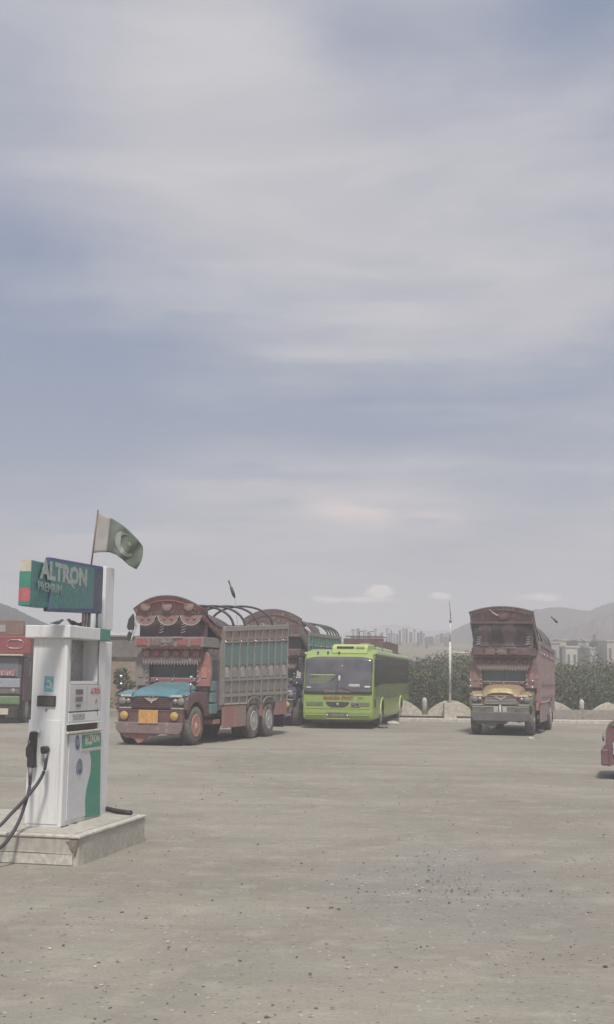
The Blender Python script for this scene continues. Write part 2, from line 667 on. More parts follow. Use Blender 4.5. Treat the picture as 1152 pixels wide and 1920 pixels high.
M_MTN = land_mat('bare_mountain', (.085, .075, .08), (.06, .055, .06), (.11, .095, .09), .02)
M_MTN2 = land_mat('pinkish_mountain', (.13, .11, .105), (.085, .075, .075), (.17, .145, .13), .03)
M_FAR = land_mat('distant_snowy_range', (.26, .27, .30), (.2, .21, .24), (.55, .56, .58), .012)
M_LHILL = land_mat('dark_scrub_hill', (.045, .045, .045), (.06, .058, .055), (.08, .075, .07), .05)
M_TAN = land_mat('tan_fields', (.27, .225, .165), (.185, .165, .115), (.13, .135, .085), .035)
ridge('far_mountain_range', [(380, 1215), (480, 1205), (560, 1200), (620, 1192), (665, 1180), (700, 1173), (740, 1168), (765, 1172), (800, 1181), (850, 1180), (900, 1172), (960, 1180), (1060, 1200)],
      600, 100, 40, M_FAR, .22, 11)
ridge('mountain_range', [(700, 1222), (760, 1209), (800, 1199), (845, 1184), (868, 1172), (900, 1158), (960, 1150), (1000, 1143), (1030, 1139), (1058, 1136), (1085, 1143), (1110, 1143), (1122, 1137),
                         (1152, 1128), (1230, 1112), (1340, 1100), (1500, 1120)], 370, 60, 60, M_MTN, .12, 5)
ridge('mountain_foothill', [(880, 1225), (940, 1212), (1000, 1196), (1035, 1185), (1062, 1178), (1100, 1168), (1125, 1158), (1152, 1148), (1240, 1130), (1400, 1125)], 290, 40, 30, M_MTN2, .16, 21)
ridge('dark_hill', [(-420, 1070), (-250, 1060), (-120, 1085), (-40, 1112), (0, 1131), (22, 1138), (45, 1151), (78, 1167), (120, 1178), (170, 1186), (260, 1200), (340, 1225)], 210, 70, 90, M_LHILL, .14, 31)
ridge('tan_field_slope', [(360, 1240), (470, 1222), (560, 1208), (640, 1203), (700, 1201), (780, 1204), (850, 1205), (900, 1207), (1000, 1211), (1080, 1211), (1152, 1210), (1300, 1215), (1420, 1240)],
      250, 140, 40, M_TAN, .10, 41)

# ------------------------------------------------------------------ thicket behind the wall
leaf_m, t, b = new_mat('thicket_leaves')
geo = t.n('ShaderNodeNewGeometry')
oc = coords(t)
nn = t.noise(oc, .22, 4, .6)
c = t.ramp(geo.outputs['Random Per Island'], [(0, (.10, .118, .075)), (.5, (.118, .135, .085)), (1, (.145, .158, .10))])
c = t.mix(t.m('MULTIPLY', t.maprange(nn, .45, .62), .6), c, (.19, .185, .12))
c = t.mix(t.m('MULTIPLY', t.maprange(nn, .46, .33), .6), c, (.05, .068, .048))
t.l(c, b.inputs['Base Color'])
b.inputs['Roughness'].default_value = .8
b.inputs['Specular IOR Level'].default_value = .2


def leaves(mb, centre, rad, count, size, r=rnd):
    for _ in range(count):
        while True:
            q = Vector((r.uniform(-1, 1), r.uniform(-1, 1), r.uniform(-1, 1)))
            if q.length < 1:
                break
        if q.length < .75:
            q = q.normalized() * r.uniform(.55, 1)
        lump = 1 + .25 * mnoise.noise(q * 2.3 + Vector(centre))
        p = Vector(centre) + Vector((q.x * rad[0], q.y * rad[1], q.z * rad[2])) * lump
        if p.z < .05:
            p.z = .05 + r.random() * .3
        s = size * r.uniform(.5, 1.3)
        a = Vector((r.gauss(0, 1), r.gauss(0, 1), r.gauss(0, 1))).normalized()
        bb = a.orthogonal().normalized()
        cc = a.cross(bb)
        mb.add([p - bb * s, p + cc * s * .5, p + bb * s, p - cc * s * .45], [(0, 1, 2, 3)])


tb = MB()
for i in range(64):
    px = 735 + (1250 - 735) * (i + rnd.random()) / 64
    d = rnd.uniform(53, 66)
    top = np.interp(px, (735, 800, 870, 1000, 1045, 1152, 1250), (1230, 1235, 1232, 1240, 1248, 1245, 1240)) + rnd.choice((-9, -4, 0, 5, 12, 18))
    c0 = P(px, top, d)
    ztop = c0.z
    rr = rnd.uniform(1.3, 2.1)
    leaves(tb, (c0.x, d, ztop * .48), (rr, rr, ztop * .54), 2600, .065)
tag(tb.build('thicket', leaf_m), None, None, kind='stuff')

# ------------------------------------------------------------------ far buildings
M_CONC = [paint('pale_concrete_%s' % k, c_, .85, .2, scale=.5) for k, c_ in (('light', (.52, .50, .45)), ('grey', (.38, .36, .34)), ('dark', (.13, .11, .13)), ('warm', (.46, .42, .36)))]
M_VOID = paint('dark_window_opening', (.06, .055, .06), .6, .2)


def block(px0, px1, ytop, d, mat, label, cat='building', depth=7, wins=(2, 2), zbase=0.0, parapet=True, group=None, name='concrete_building', bright=False):
    a, c_ = P(px0, 1268, d), P(px1, 1268, d)
    wdt = c_.x - a.x
    zt = P((px0 + px1) / 2, ytop, d).z
    o = root(name, label, cat, (a.x, d, zbase), 0, group)
    h = zt - zbase
    MB().box(0, wdt, 0, depth, 0, h).build('wall', mat, o)
    if parapet:
        MB().box(-.12, wdt + .12, -.12, depth + .12, h, h + .18).build('roof', mat, o)
    nx, nz = wins
    for i in range(nx):
        for j in range(nz):
            ww = wdt / nx
            hh = min(2.9, (h) / max(nz, 1))
            x0 = ww * (i + .3)
            z0 = h - hh * (j + 1) + hh * .3
            wn = MB().box(x0, x0 + ww * .4, -.05, .02, z0, z0 + hh * .42).build('window', M_VOID, o)
            MB().box(x0 - .06, x0 + ww * .4 + .06, -.12, -.051, z0 - .1, z0 - .01).build('sill', M_WHITE if bright else mat, wn)
    return o


block(1030, 1050, 1206, 140, M_CONC[1], 'plain grey concrete house just right of the yellow hooded truck', wins=(1, 2))
block(1051, 1063, 1201, 146, M_CONC[3], 'narrow warm grey block second along the far houses from the truck', wins=(1, 2))
block(1062, 1084, 1214, 138, M_CONC[0], 'low pale concrete house with a bright white window surround', wins=(2, 1), bright=True)
block(1086, 1106, 1202, 145, M_CONC[1], 'tall blank grey house between the white window house and the narrow one', wins=(1, 1))
block(1108, 1121, 1216, 139, M_CONC[0], 'narrow pale house left of the dark purple grey building', wins=(1, 1))
block(1120, 1139, 1206, 148, M_CONC[2], 'dark purple grey building at the far right behind the thicket', wins=(2, 2))
block(1140, 1162, 1203, 140, M_CONC[3], 'pale warm building cut by the edge beyond the dark one', wins=(2, 2))
ftx = []
rt = random.Random(5)
x = 660
while x < 852:
    wd = rt.choice((1.8, 2.2, 2.8, 3.6, 5.0)) * (1 if x < 790 else 1.5)
    yt = rt.uniform(1178, 1190) if x < 790 else rt.uniform(1187, 1195)
    ftx.append((x, yt, wd))
    x += wd + rt.choice((1.2, 2.0, 4.0, 7.0)) * (1 if x < 790 else 1.6)
for k, (x, y, wd) in enumerate(ftx):
    d = 222 + (k * 37) % 30
    block(x, x + wd, y, d, M_CONC[2 if k % 3 else 1], 'slim unfinished concrete tower block on the hazy skyline behind bus and white pole', 'building', depth=1.6, wins=(1, 2) if wd > 2.5 else (0, 0), zbase=4.0,
          parapet=(k % 3 == 0), group='unfinished tower blocks on the far skyline', name='tower_block')


def small_tree(px, ytop, d, label, h0=0.0, sc=1.0):
    c0 = P(px, ytop, d)
    o = root('tree', label, 'tree', (c0.x, d, h0))
    h = c0.z - h0
    MB().tube([(0, 0, 0), (.05, 0, h * .3), (0, .05, h * .7)], [.14 * sc, .1 * sc, .04 * sc], 7).build('trunk', paint('bark', (.12, .09, .07), .9), o)
    l = MB()
    for q in range(6):
        leaves(l, (rnd.uniform(-.3, .3) * sc, rnd.uniform(-.3, .3) * sc, h * (.4 + .1 * q)), (.75 * sc * (1 - q * .1), .75 * sc * (1 - q * .1), h * .13), 120, .11 * sc)
    l.build('crown', leaf_m, o)
    return o


small_tree(1119, 1191, 128, 'dark slim tree rising between the far houses on the right', sc=.9)
small_tree(1098, 1200, 126, 'shorter dark tree in front of the tall blank grey house', sc=.9)
small_tree(238, 1254, 44, 'small olive green tree against the tan wall beside the teal hooded truck', sc=.75)

# ------------------------------------------------------------------ scalloped wall
M_WALLC = paint('cream_wall_plaster', (.56, .52, .43), .9, .35, scale=1.2)
M_WALLB = paint('brown_wall_plaster', (.33, .295, .25), .9, .4, scale=1.2)
M_LEDGE = paint('pale_ledge_plaster', (.55, .52, .45), .85, .25, scale=1.2)
WD = 50.0
wall = root('scalloped_wall', 'low cream scalloped boundary wall with domed posts behind the green bus', 'wall', (0, WD, 0))
zl = P(840, 1343, WD).z     # ledge height
zlow, zpk = zl + .17, P(845, 1313, WD).z
zpost = P(797, 1310, WD).z
posts = [P(797 + 98.3 * i, 1300, WD).x for i in range(-3, 9)]
bx('wall_base', M_WALLB, wall, posts[0], posts[-1], 0, .24, -.05, zl)
bx('ledge', M_LEDGE, wall, posts[0], posts[-1], -.05, .27, zl, zl + .05, .01)
bx('kerb', M_LEDGE, wall, posts[0], posts[-1], -.85, -.35, -.05, .14, .03)
for i in range(len(posts) - 1):
    a, c_ = posts[i] + .12, posts[i + 1] - .12
    n = 16
    concave = i >= 5
    poly = [(c_, zl + .05), (a, zl + .05)]
    for k in range(n + 1):
        u = k / n
        if concave:
            s_ = math.sin(math.pi * u)
            hgt_ = s_ ** 1.5 * .92 + (.08 if .46 < u < .54 else 0)
        else:
            hgt_ = math.sin(math.pi * u) ** .9
        poly.append((a + (c_ - a) * u, zlow + (zpk - zlow) * hgt_ + rnd.uniform(-.006, .006)))
    MB().prism(poly, 'y', .03, .2).build('scallop_panel', M_WALLC, wall, .015)
    if concave:
        bx('brown_dado', M_WALLB, wall, posts[i], posts[i + 1] - .01, -.09, -.052, .0, P(1092, 1331, WD).z, .008)
pm_ = MB().lathe([(.105, 0), (.105, zpost - zl - .15), (.098, zpost - zl - .09), (.07, zpost - zl - .035), (.03, zpost - zl - .008), (0, zpost - zl)], (0, 0, 0), 'z', 14).mesh('wall_post')
pm_.materials.append(M_WALLC)
for x in posts:
    link('wall_post', pm_, wall, loc=(x, .115, zl + .051))

# white pole
pole = root('white_pole', 'tall thin white pole standing against the scalloped wall between bus and yellow truck', 'pole', (P(844, 1340, 49.6).x, 49.6, 0))
zt = P(846, 1167, 49.6).z
z1 = P(846, 1204, 49.6).z
zg = P(846, 1300, 49.6).z
x0 = 0
M_POLE = paint('white_pole_paint', (.72, .71, .68), .6, .2)
MB().tube([(0, 0, -.02), (.01, 0, zg)], .05, 10).build('pole_base', paint('rusty_grey_pole', (.27, .23, .20), .8), pole)
MB().tube([(.01, 0, zg), (.02, 0, z1)], .05, 10).build('lower_shaft', M_POLE, pole)
MB().tube([(.02, 0, z1), (.035, 0, zt)], .034, 10).build('upper_shaft', M_POLE, pole)
MB().tube([(.035, 0, zt), (.045, 0, zt + .1)], .055, 8).build('collar', M_STEEL, pole)
ztop = P(846, 1127, 49.6).z
MB().tube([(.045, 0, zt + .1), (.04, 0, ztop - .5), (0, 0, ztop)], [.016, .022, .014], 6).build('spike', M_STEEL, pole)
zz_ = P(860, 1223, 49.6).z
MB().tube([(.05, 0, zz_), (.72, 0, zz_ - .02)], .026, 8).build('cross_arm', M_POLE, pole)
MB().tube([(.72, 0, zz_ - .02), (.82, 0, zz_ - .03), (.86, 0, zz_ - .18)], .04, 8).build('arm_end', paint('faded_pink', (.55, .33, .29)), pole)
MB().tube([(0, 0, zg - .1), (.03, -.05, zg + .12), (-.02, .05, zg + .3), (.03, -.06, zg + .5)], .012, 6).build('wire_wrap', M_STEEL, pole)
bx('footing', M_WALLC, pole, -.26, .26, -.18, .22, -.05, P(846, 1318, 49.6).z, .02)

# ------------------------------------------------------------------ tan building at left
M_TANW = paint('tan_painted_wall', (.30, .225, .165), .9, .35, scale=.8)
M_GREYB = paint('grey_parapet_band', (.16, .145, .135), .9, .3, scale=.8)
bd = 51
xl, xr = P(-130, 1300, bd).x, P(300, 1300, bd).x
bld = root('flat_roofed_building', 'tan flat roofed building with a grey parapet band behind pump and teal hooded truck', 'building', (0, bd, 0))
ztp = P(230, 1195, bd).z
zb = P(230, 1232, bd).z
bx('wall', M_TANW, bld, xl, xr, 0, 6, 0, zb)
bx('parapet', M_GREYB, bld, xl - .1, xr + .1, -.12, 6.1, zb, ztp)
bx('coping', M_GREYB, bld, xl - .15, xr + .15, -.2, 6.15, ztp, ztp + .07)
xg = P(248, 1190, bd).x
MB().box(xl, xg, -.19, -.03, ztp + .075, ztp + .2).build('white_gutter', M_POLE, bld)
MB().tube([(xg, -.1, ztp + .12), (xg + .1, -.1, ztp + .8)], .035, 8).build('overflow_pipe', M_POLE, bld)
bx('cornice_strip', M_CREAM, bld, P(218, 1233, bd).x, P(250, 1233, bd).x, -.03, -.002, zb - .06, zb - .01)
MB().lathe([(.13, -.02), (.13, .0)], (P(221, 1261, bd).x, -.005, P(221, 1261, bd).z), 'y', 16).build('vent_hole', M_VOID, bld)
bx('wall_step', M_WALLB, bld, xl, xr, -.9, -.001, -.05, .3, .02)
bx('door', M_VOID, bld, xl + 2.2, xl + 3.2, -.03, -.002, .31, 2.3)

# ------------------------------------------------------------------ wheels
WHEELS = {}


def wheel(parent, x, y, r, side, w_, rim_mat, key='std'):
    k = (round(r, 3), round(w_, 3), key)
    if k not in WHEELS:
        h = w_ / 2
        tp = [(r * .56, -h * .9), (r * .72, -h), (r * .92, -h * .96), (r * .985, -h * .75), (r, -h * .4), (r, h * .4), (r * .985, h * .75), (r * .92, h * .96), (r * .72, h), (r * .56, h * .9)]
        tm = MB().lathe(tp, (0, 0, 0), 'x', 32)
        for q in range(32):      # tread blocks
            a = 2 * math.pi * q / 32
            c_, s_ = math.cos(a), math.sin(a)
            rr = r + .006
            da = .055
            tm.add([(-h * .7, rr * math.cos(a - da), rr * math.sin(a - da)), (-h * .7, rr * math.cos(a + da), rr * math.sin(a + da)),
                    (-.01, rr * math.cos(a + da + .05), rr * math.sin(a + da + .05)), (-.01, rr * math.cos(a - da + .05), rr * math.sin(a - da + .05))], [(0, 1, 2, 3)])
            tm.add([(.01, rr * math.cos(a - da), rr * math.sin(a - da)), (.01, rr * math.cos(a + da), rr * math.sin(a + da)),
                    (h * .7, rr * math.cos(a + da + .05), rr * math.sin(a + da + .05)), (h * .7, rr * math.cos(a - da + .05), rr * math.sin(a - da + .05))], [(0, 1, 2, 3)])
        tm = tm.mesh('wheel')
        rm = MB().lathe([(r * .60, h * .90), (r * .57, h * 1.05), (r * .52, h * 1.03), (r * .45, h * .93), (r * .34, h * .93), (r * .2, h * .97)], (0, 0, 0), 'x', 24)
        for q in range(8):
            a = 2 * math.pi * q / 8
            rm.lathe([(.018, h * .92), (.018, h * 1.03)], (0, r * .34 * math.cos(a), r * .34 * math.sin(a)), 'x', 6)
        rm = rm.mesh('rim')
        hm = MB().lathe([(r * .20, h * .9), (r * .18, h * 1.0), (r * .11, h * 1.15), (r * .04, h * 1.2), (0, h * 1.2)], (0, 0, 0), 'x', 16).mesh('hub')
        tm.materials.append(M_TYRE)
        rm.materials.append(rim_mat)
        hm.materials.append(M_CHROME)
        WHEELS[k] = (tm, rm, hm)
    tm, rm, hm = WHEELS[k]
    o = link('wheel', tm, parent, loc=(x, y, r))
    o.rotation_euler = (rnd.uniform(0, 3), 0, 0 if side > 0 else math.pi)
    link('rim', rm, o)
    link('hub', hm, o)
    return o


def arc(cx, cz, rx, rz_, a0, a1, n):
    return [(cx + rx * math.cos(R(a0 + (a1 - a0) * k / n)), cz + rz_ * math.sin(R(a0 + (a1 - a0) * k / n))) for k in range(n + 1)]


# ------------------------------------------------------------------ decorated bonneted truck
def truck(label, loc, a, st):
    T = root('decorated_truck', label, 'truck', loc, -a)
    L = st['L']
    bt, zf, zr = 1.0, st['zf'], st['zr']
    cs_ = st.get('shift', 0.0)
    cy0 = 1.75 + cs_
    cab, crown, hoodm = st['cab'], st['crown'], st['hood']
    artm, dark = st['art'], st['dark']
    # chassis
    m = MB()
    for s_ in (-1, 1):
        m.box(s_ * .42 - .05, s_ * .42 + .05, .1, L - .1, .62, .86)
    for y in np.arange(.4, L, 1.1):
        m.box(-.42, .42, y - .05, y + .05, .66, .82)
    m.box(-.35, .35, .15, 1.5, .5, .95)
    m.build('chassis', M_DARK, T)
    ax = MB()
    for y in [.62] + st['rear']:
        ax.tube([(-.9, y, .5), (.9, y, .5)], .075, 8)
        ax.lathe([(0, -.2), (.17, -.1), (.17, .1), (0, .2)], (0, y, .5), 'y', 12)
    ax.build('axles', M_DARK, T)
    fw = st.get('fw', .92)
    for s_ in (-1, 1):
        wheel(T, s_ * fw, .62, .5, s_, .26, st['rim'], st['key'])
        for y in st['rear']:
            wheel(T, s_ * 1.0, y, .5, s_, .27, st.get('rrim', M_HUB), 'rear')
            wheel(T, s_ * .70, y, .5, s_, .25, st.get('rrim', M_HUB), 'rear')
    # bumper
    bw = .9
    bz0, bz1 = st.get('bz', (.5, .9))
    MB().prism([(-bw, bz0 + .08), (-bw + .06, bz0), (bw - .06, bz0), (bw, bz0 + .08), (bw, bz1), (-bw, bz1)], 'y', -.1, .08).build('bumper', st['bumper'], T, .025)
    MB().box(-bw, bw, -.115, -.101, bz1 - .03, bz1).build('bumper_trim', M_CHROME if st.get('trim') else st['bumper'], T)
    if st.get('lowb'):
        lp = [(-.92, bz0 - .05), (-.84, bz0 - .16), (.84, bz0 - .16), (.92, bz0 - .05), (.94, bz0 + .13), (-.94, bz0 + .13)]
        MB().prism(lp, 'y', -.17, -.102).build('lower_bumper', st['lowb'], T, .02)
    # hanging skirt under the bumper
    sk = [(-bw + .05, bz0 - .002)] + [(-bw + .05 + (2 * bw - .1) * k / 16, bz0 - .10 - .10 * abs(math.sin(math.pi * k / 4 + .4)) - (.22 * max(0, 1 - abs(k - 5) / 5) if st.get('lowb') else 0)) for k in range(17)] + [(bw - .05, bz0 - .002)]
    MB().prism(sk, 'y', -.07, -.02).build('bumper_skirt', st['skirt'], T)
    if st.get('plate'):
        bx('number_plate', st['plate'], T, -.27, .27, -.20, -.172, bz0 + .10, bz1 + .0, .008)
        bx('plate_bracket', M_STEEL, T, -.02, .02, -.19, -.172, bz0 - .02, bz0 + .099)
    for s_ in (-1, 1):
        if st.get('fog', True):
            f_ = MB().lathe([(.11, 0), (.11, -.05), (.09, -.065), (0, -.075)], (0, 0, 0), 'y', 16)
            f_.build('fog_light', M_AMBER, T, loc=(s_ * .70, -.117, bz1 - .15))
        else:
            bx('bumper_guard', st['skirt'], T, s_ * .55 - .06, s_ * .55 + .06, -.16, -.117, bz0, bz1 - .04, .01)
    if st.get('strip'):
        MB().prism([(-.1, bz0 - .08), (.05, bz0 - .02), (.75, bz0 + .02), (.8, bz0 - .06), (.5, bz0 - .12), (.2, bz0 - .16)], 'y', -.13, -.11).build('steel_bumper_strip', M_CHROME, T)
    if st.get('vstrip'):
        MB().box(-.03, .03, -.15, -.12, bz1 - .32, bz1 + .05).build('hanging_tape', M_POLE, T)
        for s_ in (-1, 1):
            bx('white_badge', paint('pale_badge', (.5, .47, .44)), T, s_ * .14 - .07, s_ * .14 + .07, -.135, -.117, bz1 - .2, bz1 - .02, .01)
    m = MB()
    for k in range(30):
        x = -.82 + 1.64 * k / 29
        l_ = .05 + .05 * abs(math.sin(k * 1.7))
        m.box(x - .008, x + .008, -.125, -.115, bz0 - l_, bz0 + .0)
        m.box(x - .016, x + .016, -.13, -.112, bz0 - l_ - .03, bz0 - l_ - .001)
    tag(m.build('bumper_fringe', M_HUB, T), None, None, kind='stuff')
    m = MB()
    for k in range(40):
        x = -.95 + 1.9 * k / 39
        l_ = .03 + .025 * abs(math.sin(k * .8))
        m.box(x - .010, x + .010, .545 + cs_, .555 + cs_, 2.525 - l_, 2.525)
    tag(m.build('shelf_fringe', st['accent'], T), None, None, kind='stuff')
    m = MB()
    for k in range(34):
        x = -.78 + 1.56 * k / 33
        m.box(x - .009, x + .009, .70 + cs_, .71 + cs_, 2.09 - .03 * (k % 2), 2.16)
    tag(m.build('visor_fringe', M_HUB, T), None, None, kind='stuff')
    # grille and lamps
    gz0, gz1 = bz1 + .02, 1.26
    g = bx('grille', st['grille'], T, -.56, .56, .02, .14, gz0, gz1, .01)
    for k in range(5):
        z = gz0 + .05 + k * (gz1 - gz0 - .08) / 5
        bx('grille_slat', st['slat'], T, -.5, .5, -.004, .019, z, z + .022)
    wingp = [(0, -.08), (.05, -.02), (.12, .0), (.2, .07), (.1, .06), (.04, .07), (0, .03)]
    wingp = wingp + [(-x, z) for x, z in reversed(wingp[1:-1])]
    MB().prism([(x, z + gz0 + .22) for x, z in wingp], 'y', -.03, -.006).build('winged_badge', st.get('badge', M_HUB), T)
    for s_ in (-1, 1):
        pn = bx('lamp_panel', st['fender'], T, min(s_ * .57, s_ * .93), max(s_ * .57, s_ * .93), .0, .16, gz0, gz1, .02)
        for k, (xx, rr) in enumerate(((.82, .08), (.66, .05))):
            hl = MB().lathe([(rr + .02, .0), (rr + .02, -.035), (rr, -.045), (rr * .7, -.06), (0, -.07)], (0, 0, 0), 'y', 18)
            hl.build('headlight', M_LAMP, T, loc=(s_ * xx, -.001, gz0 + .2))
        bx('lamp_brow', M_CREAM, T, min(s_ * .56, s_ * .86), max(s_ * .56, s_ * .86), -.06, -.002, gz1 - .035, gz1 + .02, .01)
        bx('lamp_sill', M_HUB, T, min(s_ * .56, s_ * .9), max(s_ * .56, s_ * .9), -.05, -.002, gz0, gz0 + .04, .01)
    # hood: lofted, rounded shoulders

    def hood_pt(u, v):
        y = -.02 + (.97 + cs_) * v
        zt_ = 1.27 + .36 * v ** .75 + .05 * math.sin(math.pi * min(1, v * 1.5)) * (1 if v < .66 else 0)
        hw = .58 + .12 * v
        x = (u * 2 - 1)
        drop = .15 * abs(x) ** 7 + .03 * x * x
        return (x * hw, y, zt_ - drop * (.3 + .7 * v))
    MB().grid(hood_pt, 16, 10, True, (0, 0, -.04)).build('hood', hoodm, T)
    MB().prism([(0 - .0, 1.2), (0, 1.262), (.95 + cs_, 1.3), (.95 + cs_, 1.0), (.1, 1.0)], 'x', -.56, .56).build('engine_bay', M_DARK, T)
    for k in range(2):
        bx('hood_emblem', paint('red_hood_mark', (.35, .08, .08)), T, -.08 + k * .1, -.02 + k * .1, -.04, -.022, 1.2, 1.245)
    if st.get('hoodlip'):
        def lip(u, v):
            x = (u * 2 - 1)
            return (x * .42, -.05 + .45 * v, 1.30 + .14 * math.sin(math.pi * min(1, v * .9 + .15)) * (1 - x ** 4) + .16 * v)
        MB().grid(lip, 12, 6, True, (0, 0, -.03)).build('hood_scoop', st['hoodlip'], T)
    # fenders
    for s_ in (-1, 1):
        pf = [(.0, gz0)] + [(.0, 1.17), (.06, 1.27), (.5, 1.36), (1.0, 1.36), (1.22 + cs_, 1.30), (1.24 + cs_, .72)] + [(.62 + .60 * math.cos(R(q)), .5 + .6 * math.sin(R(q))) for q in range(22, 159, 13)]
        pf = [p for p in pf]
        x0_, x1_ = sorted((s_ * .60, s_ * 1.0))
        MB().prism(pf, 'x', x0_, x1_).build('fender', st['fendertop'], T, .03)
        x0_, x1_ = sorted((s_ * .60, s_ * .985))
        MB().grid(lambda u, v: (x0_ + (x1_ - x0_) * u, -.01 + .5 * v + .03, (1.272 + .115 * v ** .7 + .02 * math.sin(math.pi * u))), 6, 5, True, (0, 0, -.02)).build('fender_top', st.get('ftop', st['hood']), T)
        bx('running_board', st['skirt'], T, min(s_ * .6, s_ * 1.05), max(s_ * .6, s_ * 1.05), 1.26, 1.74, .5, .62, .01)
    # cab
    cb = MB()
    cb.box(-.98, .98, .97, 1.72, .8, 1.66)
    cb.box(-.98, -.68, .97, 1.10, 1.66, 2.32)
    cb.box(.68, .98, .97, 1.10, 1.66, 2.32)
    cb.box(-.98, .98, 1.62, 1.72, 1.66, 2.32)
    cb.box(-.98, .98, .97, 1.72, 2.32, 2.5)
    cb.build('cab', cab, T)
    ws = bx('windshield', st['glass'], T, -.775, .775, 1.0, 1.03, 1.665, 2.315)
    bx('windshield_divider', cab, ws, -.02, .02, .975, .999, 1.665, 2.315)
    hd = [(-.70, 2.33), (-.70, 2.10)] + [(-.70 + 1.4 * k / 12, 2.10 + .14 * math.sin(math.pi * k / 12)) for k in range(1, 12)] + [(.70, 2.10), (.70, 2.33)]
    MB().prism(hd, 'y', .955, .969).build('windshield_header', st['shelf'], ws)
    bx('windshield_rim', M_CHROME, ws, -.7, .7, .945, .968, 1.70, 1.72)
    bx('dashboard_fringe', st['accent'], T, -.66, .66, .90, .944, 1.60, 1.695, .01)
    for x in (-.45, 0, .62):
        MB().lathe([(.03, 0), (.035, -.03), (.0, -.05)], (0, 0, 0), 'y', 10).build('chrome_stud', M_CHROME, T, loc=(x, .895, 1.66))
    for s_ in (-1, 1):
        x0_, x1_ = sorted((s_ * .982, s_ * 1.02))
        d_ = bx('door', st['door'], T, x0_, x1_, 1.12, 1.70, .85, 2.3, .008)
        x2_, x3_ = sorted((s_ * 1.021, s_ * 1.03))
        bx('door_window', st['glass'], d_, x2_, x3_, 1.2, 1.62, 1.68, 2.2)
        MB().tube([(s_ * 1.03, 1.2, 1.5), (s_ * 1.07, 1.22, 1.5), (s_ * 1.07, 1.36, 1.5), (s_ * 1.03, 1.38, 1.5)], .012, 6).build('handle', M_CHROME, d_)
        # painted wing boards flanking the windshield
        wb = [(s_ * .70, 1.5), (s_ * 1.08, 1.5), (s_ * 1.12, 1.85), (s_ * 1.06, 2.3), (s_ * .96, 2.42), (s_ * .84, 2.36), (s_ * .70, 2.2)]
        MB().prism(wb, 'y', .86, .93).build('wing_board', st['wing'] if s_ > 0 else st.get('wingl', st['wing']), T, .01)
        bx('wing_patch', st['wing2'] if s_ > 0 else st.get('wingl', st['wing2']), T, min(s_ * .84, s_ * 1.0), max(s_ * .84, s_ * 1.0), .84, .858, 1.72, 2.0, .02)
        for k in range(3):
            MB().lathe([(.025, 0), (.03, -.03), (0, -.045)], (0, 0, 0), 'y', 8).build('chrome_stud', M_CHROME, T, loc=(s_ * .74, .857, 1.62 + .14 * k))
        # mirror stalk on the fender
        mt = MB().tube([(s_ * .95, .25, 1.28), (s_ * 1.02, .2, 1.8)], .014, 6).build('marker_stalk', M_DARK, T)
        for z in (1.55, 1.74):
            MB().lathe([(0, -.04), (.04, -.02), (.045, .02), (0, .035)], (0, 0, 0), 'y', 10).build('stalk_reflector', M_CHROME, mt, loc=(s_ * (.97 + .05 * (z - 1.28)), .2, z))
    # sun visor boards
    MB().prism([(.72, 2.14), (.98, 2.30), (.98, 2.52), (.80, 2.50)], 'x', -.86, .86).build('visor', st['visor'], T, .01)
    sc_n = 6
    for k in range(sc_n):
        x = -.72 + k * 1.44 / (sc_n - 1)
        MB().lathe([(.105, 0), (.095, -.02), (.04, -.03), (0, -.03)], (0, 0, 0), 'y', 14).build('visor_medallion', st['accent'] if k % 2 else st['wing'], T, loc=(x, .745, 2.36))
    # shelf
    bx('lamp_shelf', st['shelf'], T, -1.0, 1.0, .56, 1.72, 2.53, 2.80, .02)
    for k in range(5):
        x = -.78 + .39 * k
        bx('shelf_panel', st['accent'] if k in (0, 3, 4) else st['visor'], T, x - .15, x + .15, .535, .558, 2.57, 2.76, .01)
    bx('shelf_lamp', M_LAMP, T, -.22, .06, .52, .534, 2.64, 2.69)
    bx('shelf_trim', M_CHROME, T, .12, .42, .50, .535, 2.785, 2.80)
    # recessed panel below the crown
    cz, pk, hwc = st['cz'], st['pk'], st['cw']      # crown lower edge, peak, half width
    bx('recess_panel', dark, T, -.97, .97, .80, .9, 2.802, cz + .25)
    for s_ in (-1, 1):
        for k in range(4):
            o = bx('tassel_bar', M_POLE, T, -.07, .07, -.01, .01, -.012, .012)
            o.location = (s_ * st.get('tx', .32) + .01 * k, .77, 2.93 + .075 * k)
            o.rotation_euler = (0, R(-18), 0)
    if st.get('panels'):
        for k in range(4):
            x = -.62 + .41 * k
            bx('recess_board', P_DKMAR if k % 2 else A_MAROON, T, x - .16, x + .16, .775, .799, 2.84, cz - .05, .01)

    # crown front: arched board leaning forward
    yb, yt = .50, .30
    ze = st['ze']
    outl = [(-hwc + .08, cz), (hwc - .08, cz), (hwc, ze)]
    n = 14
    for k in range(1, n):
        u = 1 - 2 * k / n
        outl.append((hwc * u, ze + (pk - ze) * (1 - abs(u) ** 2.1)))
    outl.append((-hwc, ze))

    def lean(z):
        return yb + (yt - yb) * (z - cz) / (pk - cz)
    m = MB()
    N = len(outl)
    m.add([(x, lean(z), z) for x, z in outl] + [(x, lean(z) + .07, z) for x, z in outl],
          [tuple(range(N)), tuple(range(2 * N - 1, N - 1, -1))] + [(i, (i + 1) % N, N + (i + 1) % N, N + i) for i in range(N)])
    m.build('crown_board', crown, T, .008)
    # rim tube along the arch
    rimp = [(x * 1.005, lean(z) + .02, z + .012) for x, z in outl[2:]]
    MB().tube(rimp, .026, 8).build('crown_rim', st['rimc'], T)
    # bands and medallions on the crown
    band = [(x * .86, lean(cz + (z - cz) * .78) - .012, cz + (z - cz) * .80) for x, z in outl[2:]]
    MB().tube(band, .016, 6).build('crown_band', st['accent'], T)
